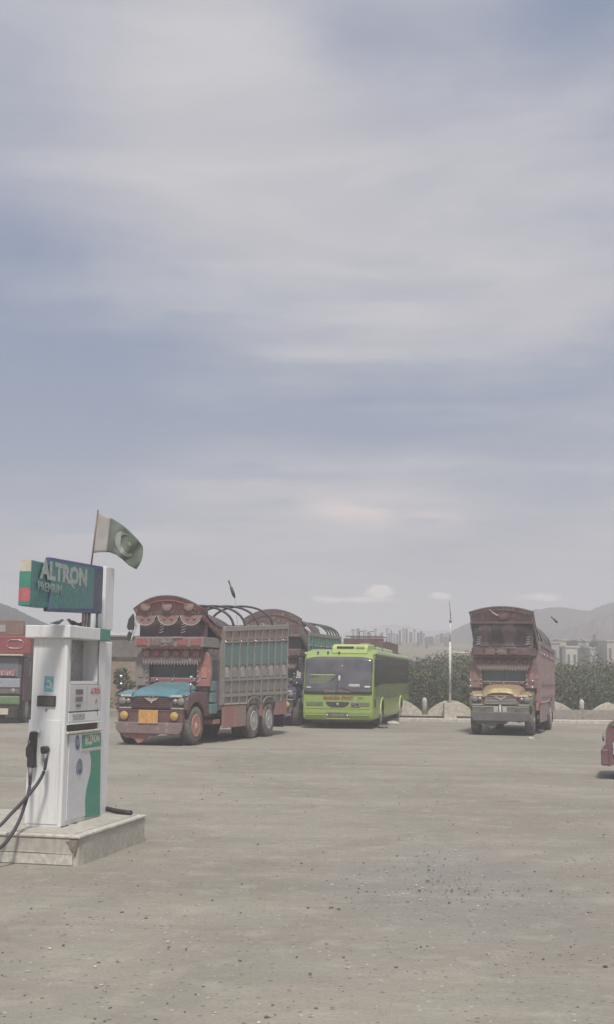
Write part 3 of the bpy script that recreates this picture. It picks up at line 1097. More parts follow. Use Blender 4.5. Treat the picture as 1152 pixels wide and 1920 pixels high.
    if st.get('medal'):
        for x in (-.66, 0, .66):
            pts = arc(x, cz + .02, .30, .26, 180, 360, 14)
            m = MB()
            M_ = len(pts)
            m.add([(p, lean(cz) - .02, z) for p, z in pts] + [(p, lean(cz) + .05, z) for p, z in pts],
                  [tuple(range(M_)), tuple(range(2 * M_ - 1, M_ - 1, -1))] + [(i, (i + 1) % M_, M_ + (i + 1) % M_, M_ + i) for i in range(M_)])
            md = m.build('crown_scallop', st['scallop'], T, .006)
            MB().tube([(p, lean(cz) - .028, z) for p, z in pts], .013, 6).build('scallop_edge', M_HUB, md)
            for q in (-.1, .1):
                MB().lathe([(.045, 0), (.04, -.015), (0, -.02)], (0, 0, 0), 'y', 10).build('scallop_rosette', st['accent'], md, loc=(x + q, lean(cz) - .021, cz - .06))
            MB().lathe([(.15, 0), (.14, -.012), (.06, -.016), (0, -.016)], (0, 0, 0), 'y', 18).build('crown_medallion', P_DRED, T, loc=(x * .95, lean(cz + .28) - .002, cz + .27))
    else:
        bx('crown_ledge', st['shelf'], T, -hwc + .05, hwc - .05, lean(cz) - .1, lean(cz) + .05, cz - .06, cz + .03, .01)
        MB().tube([(-.38 + .05 * k, lean(cz + .3) - .03, cz + .42 - .035 * k - .03 * math.sin(k * .5)) for k in range(7)], .018, 6).build('crown_arc_trim', M_CREAM, T)
        MB().lathe([(.2, 0), (.19, -.02), (.08, -.03), (0, -.03)], (0, 0, 0), 'y', 18).build('crown_medallion', st['accent'], T, loc=(.05, lean(cz + .25) - .002, cz + .24))
    # crown roof and swept side wings back to the cargo rail
    yback = 2.35
    moved = ('cab', 'windshield', 'door', 'wing_board', 'wing_patch', 'chrome_stud', 'visor', 'visor_medallion', 'dashboard_fringe', 'lamp_shelf', 'shelf_panel', 'shelf_lamp', 'shelf_trim', 'recess_panel', 'tassel_bar', 'recess_board', 'running_board',
             'crown_board', 'crown_rim', 'crown_band', 'crown_scallop', 'crown_medallion', 'crown_ledge', 'crown_arc_trim', 'crown_roof', 'crown_wing', 'crown_back', 'side_pennant', 'side_tassel', 'pennant_bracket', 'side_box')

    def zside(v):
        return ze + (zf + .02 - ze) * v

    def roof(u, v):
        x = u * 2 - 1
        zs = zside(v) - .18 * math.sin(math.pi * v)
        zp = pk - .015 + (zf + .42 - pk) * v
        y = lean(ze) + .10 + (yback - lean(ze) - .1) * v
        return (x * (hwc - .01 + (1.1 - hwc) * v), y, zs - .01 + (zp - zs) * (1 - abs(x) ** 2.1) - .0)
    MB().grid(roof, 16, 10, True, (0, 0, -.03)).build('crown_roof', dark, T)
    for s_ in (-1, 1):
        def side(u, v):
            y = lean(ze) + .09 + (yback - lean(ze) - .09) * u
            zt_ = zside(u) - .18 * math.sin(math.pi * u) - .015
            zb_ = cz - .06 + (2.82 - cz) * min(1, u * 1.5)
            zb_ = min(zb_, zt_ - .05)
            return (s_ * (hwc - .03 + (1.1 - hwc) * u), y, zb_ + (zt_ - zb_) * v)
        MB().grid(side, 10, 3, True, (s_ * -.05, 0, 0)).build('crown_wing', crown, T)
    bx('crown_back', dark, T, -1.0, 1.0, 1.5, 1.56, 2.81, zf + .1)
    if st.get('pennant'):
        MB().prism([(-1.10, 3.42), (-1.22, 3.28), (-1.27, 3.06), (-1.22, 2.98), (-1.08, 2.99), (-1.05, 3.2)], 'y', .60, .66).build('side_pennant', M_BLACK, T)
        MB().prism([(-1.20, 2.95), (-1.25, 2.85), (-1.22, 2.68), (-1.15, 2.70), (-1.14, 2.9)], 'y', .60, .66).build('side_tassel', M_BLACK, T)
        MB().tube([(-1.02, .6, 3.25), (-1.0, .6, 3.05), (-1.1, .6, 2.8), (-1.13, .6, 2.62)], .02, 6).build('pennant_bracket', M_POLE, T)
    for s_ in (-1, 1):
        for k in range(3):
            bx('side_box', st.get('box', P_DTEAL), T, min(s_ * 1.0, s_ * 1.09), max(s_ * 1.0, s_ * 1.09), 1.0, 1.4 - .05 * k, .78 + .3 * k, 1.04 + .3 * k, .02)
    if cs_:
        for ch in T.children:
            if ch.name.split('.')[0] in moved:
                ch.location.y += cs_
    # ---------------- cargo body
    def zt_at(y):
        return zf + (zr - zf) * (y - cy0) / (L - cy0)
    bx('cargo_floor', M_DARK, T, -1.08, 1.08, cy0, L, .87, 1.0)
    for s_ in (-1, 1):
        x0_, x1_ = sorted((s_ * 1.02, s_ * 1.08))
        MB().prism([(cy0, .98), (L, .98), (L, zr - .003), (cy0, zf - .003)], 'x', x0_, x1_).build('cargo_side', st['side'], T)
    MB().box(-1.02, 1.02, cy0, cy0 + .06, 1.0, zf - .01).build('front_board', st['side'], T)
    MB().box(-1.02, 1.02, L - .07, L, .9, zr - .01).build('tailgate', artm, T)
    nb = st['bays']
    step = (L - cy0) / nb
    for s_ in (1, -1):
        def xr_(a_, b_):
            return sorted((s_ * a_, s_ * b_))
        x0_, x1_ = xr_(1.06, 1.14)
        MB().prism([(cy0, zf - .14), (L, zr - .14), (L, zr), (cy0, zf)], 'x', x0_, x1_).build('top_rail', st['rail'], T, .01)
        for zz1, zz2, nm in ((.56, .60, 'mid_rail'), (.30, .33, 'lower_rail'), (.10, .14, 'floor_rail')):
            x0_, x1_ = xr_(1.082, 1.125)
            za, zb_ = 1.0 + (zf - 1.0) * zz1, 1.0 + (zf - 1.0) * zz2
            zc_, zd_ = 1.0 + (zr - 1.0) * zz1, 1.0 + (zr - 1.0) * zz2
            if nm == 'mid_rail':
                za, zb_, zc_, zd_ = 1 + (zf - 1) * .79, 1 + (zf - 1) * .81, 1 + (zr - 1) * .79, 1 + (zr - 1) * .81
            MB().prism([(cy0, za), (L, zc_), (L, zd_), (cy0, zb_)], 'x', x0_, x1_).build(nm, st['railtrim'] if nm != 'floor_rail' else st['rail'], T)
        for k in range(nb + 1):
            y = cy0 + step * k
            y = min(max(y, cy0 + .04), L - .04)
            x0_, x1_ = xr_(1.082, 1.135)
            bx('rib', st['rib'], T, x0_, x1_, y - .035, y + .035, 1.0, zt_at(y) - .145, .006)
            if s_ > 0 and k < nb and k % 2 == 0:
                MB().lathe([(.03, 0), (.035, .02), (0, .04)], (0, 0, 0), 'x', 8).build('chrome_stud', M_CHROME, T, loc=(1.14, y, 1 + (zt_at(y) - 1) * .8))
        for k in range(nb):
            ya, yb_ = cy0 + step * k + .05, cy0 + step * (k + 1) - .05
            ym = (ya + yb_) / 2
            ht = zt_at(ym) - 1.0
            x0_, x1_ = xr_(1.082, 1.10)
            bx('upper_panel', st['row1'][k % len(st['row1'])], T, x0_, x1_, ya, yb_, 1 + ht * .82, 1 + ht * .935, .006)
            if s_ > 0:
                bx('middle_panel', st['row2'][k % len(st['row2'])], T, x0_, x1_, ya, yb_, 1 + ht * .50, 1 + ht * .775, .006)
                # pointed arch panel
                w2 = (yb_ - ya) / 2
                z0_ = 1 + ht * .345
                pa = [(ym - w2 * .8, z0_), (ym + w2 * .8, z0_), (ym + w2 * .8, z0_ + ht * .06), (ym + w2 * .4, z0_ + ht * .115), (ym, z0_ + ht * .135), (ym - w2 * .4, z0_ + ht * .115), (ym - w2 * .8, z0_ + ht * .06)]
                MB().prism(pa, 'x', 1.082, 1.105).build('arch_panel', st['row3'][k % len(st['row3'])], T)
                bx('lower_panel', artm, T, 1.082, 1.098, ya, yb_, 1 + ht * .16, 1 + ht * .29, .006)
    # lower apron with wheel openings (right side carries the boards the photo shows)
    rs = st['rear']
    for s_ in (1, -1):
        x0_, x1_ = sorted((s_ * 1.06, s_ * 1.12))
        segs = [(cy0 + .03, rs[0] - .62)]
        for a_, b_ in zip(rs[:-1], rs[1:]):
            if b_ - a_ > 1.15:
                segs.append((a_ + .53, b_ - .53))
        segs.append((rs[-1] + .6, L - .05))
        yy = segs[0][0]
        nseg = max(2, int((segs[0][1] - segs[0][0]) / .62))
        for k in range(nseg):
            a_ = segs[0][0] + (segs[0][1] - segs[0][0]) * k / nseg
            b_ = segs[0][0] + (segs[0][1] - segs[0][0]) * (k + 1) / nseg
            bx('apron_board', st['apron'][k % 2], T, x0_, x1_, a_ + .012, b_ - .012, .38 if k < nseg * .6 else .58, .985, .012)
        for a_, b_ in segs[1:]:
            bx('apron_board', st['apron'][0], T, x0_, x1_, a_, b_, .62, .985, .012)
        MB().box(x0_ - .005, x1_ + .012, segs[0][0], segs[0][1], 1.005, 1.035).build('apron_trim', M_CREAM, T)
        for y in rs:
            ap = arc(y, 1.0, .52, .17, 0, 180, 10)
            m = MB()
            for q in range(len(ap) - 1):
                (ya_, za_), (yb_, zb_) = ap[q], ap[q + 1]
                m.add([(x1_ + .003, ya_, za_), (x1_ + .003, yb_, zb_), (x1_ + .003, yb_, zb_ + .03), (x1_ + .003, ya_, za_ + .03),
                       (x1_ + .03, ya_, za_), (x1_ + .03, yb_, zb_), (x1_ + .03, yb_, zb_ + .03), (x1_ + .03, ya_, za_ + .03)],
                      [(0, 1, 2, 3), (4, 5, 6, 7), (0, 1, 5, 4), (3, 2, 6, 7)])
            if s_ > 0:
                m.build('wheel_arch_trim', st['rail'], T)
                MB().prism([(y - .36, 1.0), (y + .36, 1.0), (y + .36, 1.12), (y + .2, 1.24), (y - .26, 1.24), (y - .36, 1.12)], 'x', 1.121, 1.137).build('wheel_opening', M_DARK, T)
        bx('mud_flap', M_BLACK, T, sorted((s_ * .6, s_ * 1.05))[0], sorted((s_ * .6, s_ * 1.05))[1], L - .12, L - .09, .22, .86)
    # hoops
    for y in st['hoops']:
        z0_ = zt_at(y) - .1
        hp = [(1.05 * math.cos(R(q)), y, z0_ + st.get('hh', .72) * math.sin(R(q)) ** .85) for q in range(0, 181, 10)]
        MB().tube(hp, .036, 6).build('hoop', M_BLACK, T)
    if st.get('tarp'):
        y0_, y1_ = st['tarp']

        def tp(u, v):
            q = R(180 * u)
            y = y0_ + (y1_ - y0_) * v
            s_ = 1 + .02 * math.sin(v * 25) + .015 * math.sin(u * 30 + v * 9)
            return (1.07 * math.cos(q) * s_, y, zt_at(y) - .1 + (st.get('hh', .72) + .03) * max(0, math.sin(q)) ** .85 * s_)
        MB().grid(tp, 24, 14, True, (0, 0, -.015)).build('tarpaulin', dark, T)
    if st.get('streamer'):
        p0, p1, p2 = [Vector(q) for q in st['streamer']]
        MB().tube([p0, p1], .004, 5).build('streamer_wire', M_STEEL, T)
        dv = p2 - p1
        m = MB()
        m.tube([p1, p1 + dv * .2, p1 + dv * .6, p1 + dv * .66, p1 + dv * .97, p2], [.02, .05, .04, .018, .028, .01], 6)
        m.build('black_streamer', M_BLACK, T)
    return T


pal_red = [(.34, .05, .05), (.42, .30, .12), (.06, .17, .17), (.30, .10, .13), (.45, .38, .32), (.08, .07, .15)]
pal_dark = [(.12, .04, .05), (.20, .07, .07), (.07, .07, .09), (.25, .14, .08), (.18, .16, .15)]
A_CROWN = art('crimson_truck_art', (.17, .050, .048), pal_dark + [(.36, .07, .07), (.40, .28, .12), (.06, .14, .14)], 5, .7, .22)
A_MAROON = art('maroon_truck_art', (.15, .082, .088), pal_dark + [(.36, .26, .2), (.07, .13, .13), (.32, .09, .09)], 6, .7, .28)
A_GREY = art('grey_truck_art', (.24, .22, .21), [(.10, .09, .10), (.26, .12, .11), (.12, .19, .18), (.42, .39, .34), (.3, .08, .08)], 8, .75, .28)
A_MULTI = art('multicolour_truck_art', (.15, .12, .12), pal_red, 7, .8, .25)
A_RED = art('rose_truck_art', (.36, .15, .14), [(.42, .15, .12), (.3, .06, .07), (.45, .28, .22), (.2, .08, .09)], 8, .5, .25)
A_BLUE = art('navy_truck_art', (.05, .045, .10), [(.08, .07, .16), (.12, .05, .08), (.04, .04, .07), (.3, .28, .25)], 8, .5, .22)
A_TEAL = art('teal_truck_art', (.085, .23, .225), [(.10, .28, .28), (.07, .18, .17), (.17, .27, .2), (.14, .17, .17)], 7, .4, .3)
A_DRED = art('dusty_red_truck_art', (.33, .19, .175), [(.4, .25, .2), (.28, .12, .12), (.42, .36, .3), (.3, .17, .16)], 8, .4, .35)
A_GREENB = art('green_truck_art', (.10, .15, .09), [(.15, .18, .09), (.08, .13, .1), (.22, .19, .1)], 8, .4, .3)
P_TEALH = paint('teal_blue_hood_paint', (.06, .235, .29), .35, .38, var=.3, scale=3.5)
P_MAROON = paint('maroon_paint', (.12, .045, .05), .45, .28)
P_DKMAR = paint('dark_maroon_paint', (.075, .035, .045), .5, .25)
P_ROSE = paint('faded_rose_paint', (.27, .15, .135), .6, .35)
P_RED = paint('bright_red_paint', (.33, .075, .08), .45, .3)
P_SALMON = paint('salmon_paint', (.50, .20, .15), .5, .25)
P_GREYD = paint('dull_dark_grey', (.10, .09, .092), .65, .35)
P_GREYB = paint('brown_grey_boards', (.24, .215, .195), .75, .4)
P_GREYG = paint('grey_green_rail', (.31, .30, .26), .75, .35)
P_DRED = paint('dusty_red_boards', (.33, .19, .175), .75, .35)
P_DTEAL = paint('dusty_teal_boards', (.10, .225, .225), .7, .3)
P_DGRN = paint('dusty_green_boards', (.14, .21, .15), .75, .3)
P_GOLD = paint('mustard_gold_paint', (.36, .25, .13), .4, .35)
P_YEL = paint('pale_yellow_paint', (.52, .44, .22), .35, .2)
P_OLIVE = paint('olive_green_paint', (.12, .15, .09), .45, .25)
P_BROWNC = paint('brown_cab_paint', (.20, .11, .085), .5, .3)
P_MAUVE = paint('mauve_boards', (.31, .21, .215), .65, .35)
G_CAB = glass('dusty_cab_glass', (.045, .055, .055), .15, .5, .22)
G_CAB2 = glass('greenish_cab_glass', (.10, .135, .125), .15, .6, .2)

r_ = P_RED
sdir = Vector((math.sin(.2777), math.cos(.2777)))
truck('teal hooded decorated truck with red arched crown and orange plate in front of the building', (-3.93, 30.55, 0), .31, dict(
    shift=.38, wingl=A_GREY, lowb=art('dusty_mauve_bumper', (.20, .13, .135), pal_red, 8, .5, .35), L=7.6, zf=3.12, zr=3.42, cab=A_MULTI, crown=A_CROWN, hood=P_TEALH, art=A_GREY, dark=P_DKMAR, rear=[4.55, 5.85], rim=P_SALMON, key='salmon', fw=.86,
    bz=(.46, .9), bumper=P_MAROON, skirt=A_RED, plate=M_ORANGE, strip=True, grille=P_DKMAR, slat=P_MAROON, fender=P_DKMAR, fendertop=P_MAROON, glass=G_CAB,
    accent=r_, door=P_GREYD, wing=A_RED, wing2=P_SALMON, visor=A_MAROON, shelf=A_GREY, cz=3.34, pk=3.86, ze=3.52, cw=1.0, rimc=P_GREYD, medal=True, scallop=P_ROSE, tx=.32,
    pennant=True, side=P_GREYB, bays=9, rail=P_GREYG, railtrim=P_GREYG, rib=P_GREYB, row1=[A_DRED], row2=[A_TEAL], row3=[M_HUB, P_GREYG],
    apron=[A_RED, P_DRED], hoops=[3.0, 3.9, 5.0, 6.3], hh=.68, streamer=((1.05, 3.3, 3.2), (1.06, 3.0, 3.96), (.86, 3.0, 4.46))))

truck('dark navy cab truck with maroon crown and turquoise cargo sides squeezed left of the bus', (-1.3, 43.2, 0), R(11.3), dict(
    L=9.0, zf=3.45, zr=3.55, cab=A_BLUE, crown=A_MAROON, hood=A_BLUE, art=A_MULTI, dark=P_DKMAR, rear=[5.9, 7.1], rim=P_MAROON, key='maroon',
    bz=(.5, .92), bumper=A_BLUE, skirt=P_DKMAR, plate=None, grille=P_DKMAR, slat=M_HUB, fender=A_BLUE, fendertop=A_BLUE, glass=G_CAB,
    accent=P_MAROON, door=A_BLUE, wing=A_BLUE, wing2=P_CREAM if False else M_CREAM, visor=A_MAROON, shelf=A_MAROON, cz=3.3, pk=4.22, ze=3.86, cw=1.1, rimc=P_GREYD, medal=False,
    side=P_DTEAL, bays=12, rail=P_GREYB, railtrim=P_GREYG, rib=P_DTEAL, row1=[paint('turquoise_boards', (.10, .27, .25), .7, .25)], row2=[A_TEAL], row3=[P_GREYG],
    apron=[A_BLUE, P_DKMAR], hoops=[6.2, 6.9, 7.6, 8.3, 8.9], hh=.6, tarp=(2.4, 4.4)))

truck('yellow hooded decorated truck with tall brown crown facing us on the right', (6.25, 37.9, 0), .285, dict(
    lowb=paint('dark_steel_bumper', (.11, .10, .115), .5, .25),
    L=7.4, zf=3.05, zr=2.9, cab=P_BROWNC, crown=A_MAROON, hood=P_GOLD, art=A_RED, dark=P_GREYD, rear=[5.4], rim=P_GREYD, key='grey', fw=.86,
    bz=(.62, .93), bumper=P_OLIVE, skirt=P_GREYD, plate=None, box=A_RED, wingl=P_ROSE, fog=False, trim=True, vstrip=True, hoodlip=P_YEL, grille=P_BROWNC, slat=M_HUB, fender=P_BROWNC, fendertop=P_OLIVE, glass=G_CAB2,
    accent=P_MAROON, door=A_RED, wing=A_MAROON, wing2=A_RED, visor=P_BROWNC, shelf=P_DKMAR, cz=3.62, pk=4.1, ze=3.92, cw=1.05, rimc=P_GREYD, medal=False, panels=True, tx=.8,
    side=P_MAUVE, bays=10, rail=P_GREYB, railtrim=P_ROSE, rib=P_MAUVE, row1=[A_GREY], row2=[A_RED], row3=[P_ROSE], apron=[P_MAUVE, A_GREY], hoops=[3.2, 4.4, 5.6, 6.8],
    hh=.95, tarp=(2.9, 6.9), streamer=((1.05, 4.5, 2.95), (1.5, 4.4, 3.78), (1.27, 4.4, 4.0))))


# ------------------------------------------------------------------ flat-fronted trucks
def cabover(label, loc, a, st):
    T = root('flat_fronted_truck', label, 'truck', loc, -a)
    L = st['L']
    hw = 1.08
    MB().box(-.5, .5, .1, L, .55, .85).build('chassis', M_DARK, T)
    for s_ in (-1, 1):
        wheel(T, s_ * .9, 1.25, .5, s_, .26, M_HUB, 'rear')
        wheel(T, s_ * .95, L - 1.8, .5, s_, .27, M_HUB, 'rear')
        wheel(T, s_ * .66, L - 1.8, .5, s_, .25, M_HUB, 'rear')
    MB().prism([(.05, 1.0), (.05, 1.62), (.22, 2.40), (2.0, 2.40), (2.0, 1.0)], 'x', -1.0, 1.0).build('cab', st['cab'], T, .04)
    bx('wheel_bay', M_DARK, T, -1.0, 1.0, .5, 2.0, .86, .998)
    m = MB()
    m.add([(-.9, .055, 1.66), (.9, .055, 1.66), (.86, .20, 2.33), (-.86, .20, 2.33), (-.9, .02, 1.66), (.9, .02, 1.66), (.86, .165, 2.33), (-.86, .165, 2.33)],
          [(0, 1, 2, 3), (4, 5, 6, 7), (0, 1, 5, 4), (1, 2, 6, 5), (2, 3, 7, 6), (3, 0, 4, 7)])
    ws = m.build('windshield', st['glass'], T)
    bx('dashboard_garland', paint('pink_dash_cloth', (.36, .12, .16), .7), ws, -.86, .8, -.03, .015, 1.68, 1.88, .02)
    for k in range(7):
        bx('garland_tinsel', M_CHROME, ws, .1 + k * .1, .16 + k * .1, -.045, -.031, 1.70 + .03 * (k % 2), 1.76 + .04 * (k % 3), .01)
    for x in (-.4, .35):
        MB().tube([(x, -.04, 1.65), (x + .25, .01, 1.95)], .009, 6).build('wiper', M_BLACK, T)
    bx('front_panel', st['hood'], T, -.98, .98, -.02, .048, 1.27, 1.6, .03)
    bx('brow_panel', st['brow'], T, -.98, .98, -.01, .048, 1.06, 1.24, .02)
    for s_ in (-1, 1):
        MB().lathe([(.1, 0), (.1, -.03), (.06, -.05), (0, -.055)], (0, 0, 0), 'y', 14).build('headlight', M_LAMP, T, loc=(s_ * .75, -.011, 1.15))
        # mirror
        bx('mirror', M_BLACK, T, min(s_ * 1.08, s_ * 1.26), max(s_ * 1.08, s_ * 1.26), .0, .08, 1.75, 2.3, .02)
        MB().tube([(s_ * 1.0, .1, 2.36), (s_ * 1.17, .04, 2.40), (s_ * 1.17, .04, 2.28)], .015, 6).build('mirror_arm', M_BLACK, T)
        bx('side_board', st['side'], T, min(s_ * 1.01, s_ * 1.09), max(s_ * 1.01, s_ * 1.09), .3, 2.0, .8, 2.4, .02)
        d_ = bx('door_window', st['glass'], T, min(s_ * 1.091, s_ * 1.1), max(s_ * 1.091, s_ * 1.1), .5, 1.4, 1.7, 2.25)
    bx('bumper', st['bumper'], T, -1.0, 1.0, -.14, .1, .68, .98, .04)
    MB().lathe([(.06, 0), (.05, -.02), (0, -.03)], (0, 0, 0), 'y', 10).build('bumper_stud', M_CHROME, T, loc=(.25, -.141, .84))
    bx('lower_bumper', st['brow'], T, -.95, .95, -.05, .1, .55, .67, .02)
    for x in (-.6, -.1, .42):
        bx('number_plate', M_CREAM, T, x - .2, x + .2, -.08, -.051, .32, .54, .03)
    bx('visor', M_CREAM, T, -1.05, 1.05, -.06, .2, 2.405, 2.46, .01)
    fb = bx('forehead_board', st['head'], T, -1.3, 1.3, .0, .3, 2.47, 3.12, .03)
    for x in (-.75, .75):
        pts = [(x + .30 * math.cos(R(q)) * (1 if abs(math.cos(R(q))) > .5 else 1.0), -.02, 2.82 + .15 * max(-1, min(1, 1.3 * math.sin(R(q))))) for q in range(0, 361, 15)]
        MB().tube(pts, .016, 6).build('chrome_oval', M_CHROME, T)
    for x in (-.15, .15):
        MB().lathe([(.035, 0), (.03, -.03), (0, -.04)], (0, 0, 0), 'y', 10).build('chrome_stud', M_CHROME, T, loc=(x, -.001, 3.0))
    hgt_ = st['top']
    if hgt_ > 3.4:
        bx('upper_board', st['upper'], T, -1.0, 1.0, .1, .3, 3.13, hgt_, .02)
        bx('upper_window', paint('pale_upper_window', (.38, .36, .36), .4), T, -.16, .36, .085, .099, 3.25, 3.5, .03)
    bx('cargo_body', st['side'], T, -hw, hw, 2.1, L, .95, hgt_ - .1, .03)
    for s_ in (-1, 1):
        for k in range(9):
            y = 2.15 + (L - 2.3) * k / 8
            bx('rib', st['rib'], T, min(s_ * 1.082, s_ * 1.13), max(s_ * 1.082, s_ * 1.13), y, y + .07, 1.0, hgt_ - .12)
    if st.get('rack'):
        for y in (.6, 2.4):
            MB().tube([(-.95, y, hgt_ - .1), (-.95, y, hgt_ + .12), (.95, y, hgt_ + .12), (.95, y, hgt_ - .1)], .03, 6).build('roof_rack_bar', M_DARK, T)
        for x in (-.25, .25):
            MB().tube([(x, .6, hgt_ - .1), (x, .6, hgt_ + .35), (x + .25, .6, hgt_ + .38)], .025, 6).build('roof_horn_bracket', M_DARK, T)
        bx('roof_bundle', P_RED, T, .1, .95, .5, 1.4, hgt_ - .1, hgt_ + .02, .03)
    return T


cabover('red flat fronted truck with chrome ovals and green bumper half hidden behind the pump', (-11.15, 42.3, 0), R(-3), dict(
    L=7.0, cab=P_DKMAR, glass=glass('blue_grey_glass', (.10, .11, .12), .15, .6, .25), hood=paint('pale_blue_grey_paint', (.33, .36, .40), .4, .2), brow=P_GREYD, side=P_DKMAR, rib=P_MAROON,
    bumper=paint('mid_green_paint', (.12, .22, .09), .45, .25), head=paint('deep_red_paint', (.28, .05, .055), .4, .15), upper=P_BROWNC, top=3.68))
cabover('maroon truck with red bundle on its roof showing above the green bus', (P(680, 1300, 60).x, 60, 0), R(10), dict(
    L=7.0, cab=P_DKMAR, glass=G_CAB, hood=P_MAROON, brow=P_GREYD, side=P_MAROON, rib=P_MAROON, bumper=P_DKMAR, head=P_MAROON, upper=P_MAROON, top=3.75, rack=True))

# ------------------------------------------------------------------ green bus
P_LIME = paint('lime_green_bus_paint', (.32, .45, .10), .3, .22, var=.06, scale=1.2)
P_LIMEL = paint('pale_lime_trim', (.50, .62, .20), .35, .12, var=.05)
P_LIMED = paint('olive_lime_side', (.21, .29, .10), .35, .3, var=.08)
G_BUS = glass('tinted_bus_glass', (.035, .032, .042), .08, .55, .14)
G_BUSW = glass('bus_windshield_glass', (.075, .072, .085), .06, .8, .3)
BL = 11.6
B = root('green_bus', 'lime green coach with dark windscreen parked between the decorated trucks', 'bus', (1.15, 41.5, 0), -.195)
yF, yR_ = 2.45, 8.4
prof = [(.06, .30), (.0, .55), (.0, 1.25), (.30, 2.52), (.62, 2.70), (1.4, 2.78), (BL - .4, 2.74), (BL - .05, 2.55), (BL, 1.4), (BL - .05, .34)]
low = []
for yc in (yR_, yF):
    low.append((yc + .56, .32))
    low += [(yc + .56 * math.cos(R(q)), .46 + .56 * math.sin(R(q))) for q in range(0, 181, 15)]
    low.append((yc - .56, .32))
bm_ = MB().prism(prof + low, 'x', -1.25, 1.25)
bm_.build('body', P_LIME, B, .11, seg=4)
bx('underbody', M_DARK, B, -1.0, 1.0, .4, BL - .3, .22, .9)
for s_ in (-1, 1):
    for y in (yF, yR_):
        wheel(B, s_ * 1.07, y, .47, s_, .27, M_HUB, 'bus')
        ap = [(s_ * 1.258, y + .585 * math.cos(R(q)), .46 + .585 * math.sin(R(q))) for q in range(-8, 189, 14)]
        MB().tube(ap, .028, 6).build('wheel_arch_trim', P_LIMEL, B)


for s_ in (-1, 1):
    for y in (yF, yR_):
        o_ = [(y + .556 * math.cos(R(q)), .46 + .556 * math.sin(R(q))) for q in range(-12, 193, 12)]
        i_ = [(y + .54 * math.cos(R(q)), .46 + .54 * math.sin(R(q))) for q in range(192, -13, -12)]
        MB().prism(o_ + i_, 'x', min(s_ * .4, s_ * 1.236), max(s_ * .4, s_ * 1.236)).build('wheel_well', M_DARK, B)
        MB().prism(o_, 'x', min(s_ * .38, s_ * .4), max(s_ * .38, s_ * .4)).build('wheel_well', M_DARK, B)


def fcurve(x, z, off):
    """front surface of the bus with the rounded corners followed"""
    if z <= 1.25:
        y = 0.0
    elif z <= 2.52:
        y = .30 * (z - 1.25) / 1.27
    else:
        y = .30 + .32 * (z - 2.52) / .18
    ax_ = abs(x)
    c_ = max(0.0, (ax_ - 1.13) / .12)
    return y - off + .11 * (1 - math.sqrt(max(0, 1 - min(c_, 1) ** 2)))


def fgrid(name, x0, x1, z0, z1, off, mat, parent, nx=14, nz=6, th=.02, shape=None):
    def f(u, v):
        x = x0 + (x1 - x0) * u
        za, zb_ = (z0, z1) if shape is None else shape(x)
        z = za + (zb_ - za) * v
        return (x, fcurve(x, z, off), z)
    return MB().grid(f, nx, nz, True, (0, th, 0)).build(name, mat, parent)


def wsh(x):
    k = (abs(x) / 1.2) ** 6
    return 1.26 + .0 * k, 2.50 - .10 * k
WS = fgrid('windshield', -1.2, 1.2, 1.26, 2.5, .022, G_BUSW, B, 30, 10, .018, wsh)
fgrid('windshield_border', -1.205, 1.205, 1.20, 1.37, .03, M_BLACK, WS, 30, 2, .006)
# windscreen divider, wiper and papers
MB().tube([(-.02, fcurve(0, 1.3, .06), 1.28), (-.02, fcurve(0, 1.85, .06), 1.86)], .014, 6).build('wiper', M_BLACK, B)
MB().tube([(.55, fcurve(0, 1.3, .06), 1.30), (.1, fcurve(0, 1.45, .06), 1.44)], .01, 6).build('wiper', M_BLACK, B)
P_REFL = paint('green_reflection_paint', (.13, .18, .09), .5, .3)
MB().prism([(-1.0, 1.40), (-1.05, 1.72), (-.5, 1.86), (-.1, 1.80), (-.32, 1.62), (-.6, 1.40)], 'y', .05, .052).build('painted_reflection', P_REFL, B)  # reflection in the windscreen, painted as a flat green patch
for q in (('sun_curtain', -1.02, -.12, 1.84, 1.87, P_LIMEL), ('windscreen_paper', .38, .78, 1.42, 1.55, M_HUB), ('windscreen_sticker', .94, 1.14, 1.42, 1.49, M_POLE), ('windscreen_sticker', .0, .07, 1.62, 1.84, M_CREAM),
          ('windscreen_sticker', -1.12, -.96, 1.40, 1.44, M_POLE), ('windscreen_sticker', .10, .14, 2.16, 2.20, M_POLE)):
    fgrid(q[0], q[1], q[2], q[3], q[4], .031, q[5], WS, 4, 2, .004)
text('windscreen_lettering', 'DAEWOO', .115, paint('faded_letter_paint', (.42, .33, .33)), WS, (.0, fcurve(0, 1.28, .036), 1.285), (R(90), 0, 0), .002, 1.75)
text('front_lettering', 'MARHBA SWAT', .175, paint('brick_letter_paint', (.30, .05, .03)), B, (.02, -.012, 1.06), (R(90), 0, 0), .003, .86, off=.006)
text('small_front_lettering', 'Jm', .15, M_DARK, B, (.80, -.012, 1.07), (R(90), 0, 0), .003, 1.2)
text('fleet_number', '5011', .15, paint('grey_green_letter', (.12, .15, .10)), B, (-.77, -.012, .87), (R(90), 0, 0), .003, 1.5)
gp = [(-.42, .93), (.42, .93), (.36, .82), (.22, .75), (-.22, .75), (-.36, .82)]
gr = MB().prism(gp, 'y', -.022, .0).build('grille', M_BLACK, B, .008)
MB().lathe([(.05, 0), (.04, -.01), (0, -.012)], (0, 0, 0), 'y', 12).build('grille_emblem', M_HUB, gr, loc=(0, -.023, .85))
for x0_, x1_ in ((-1.12, -.52), (.80, 1.13)):
    bx('lamp_cluster', paint('grey_green_lens', (.16, .20, .12), .15, .1), B, x0_, x1_, -.016, .0, .79, .92, .01)
hl = bx('headlight', M_LAMP, B, .46, .80, -.03, .0, .76, .93, .05)
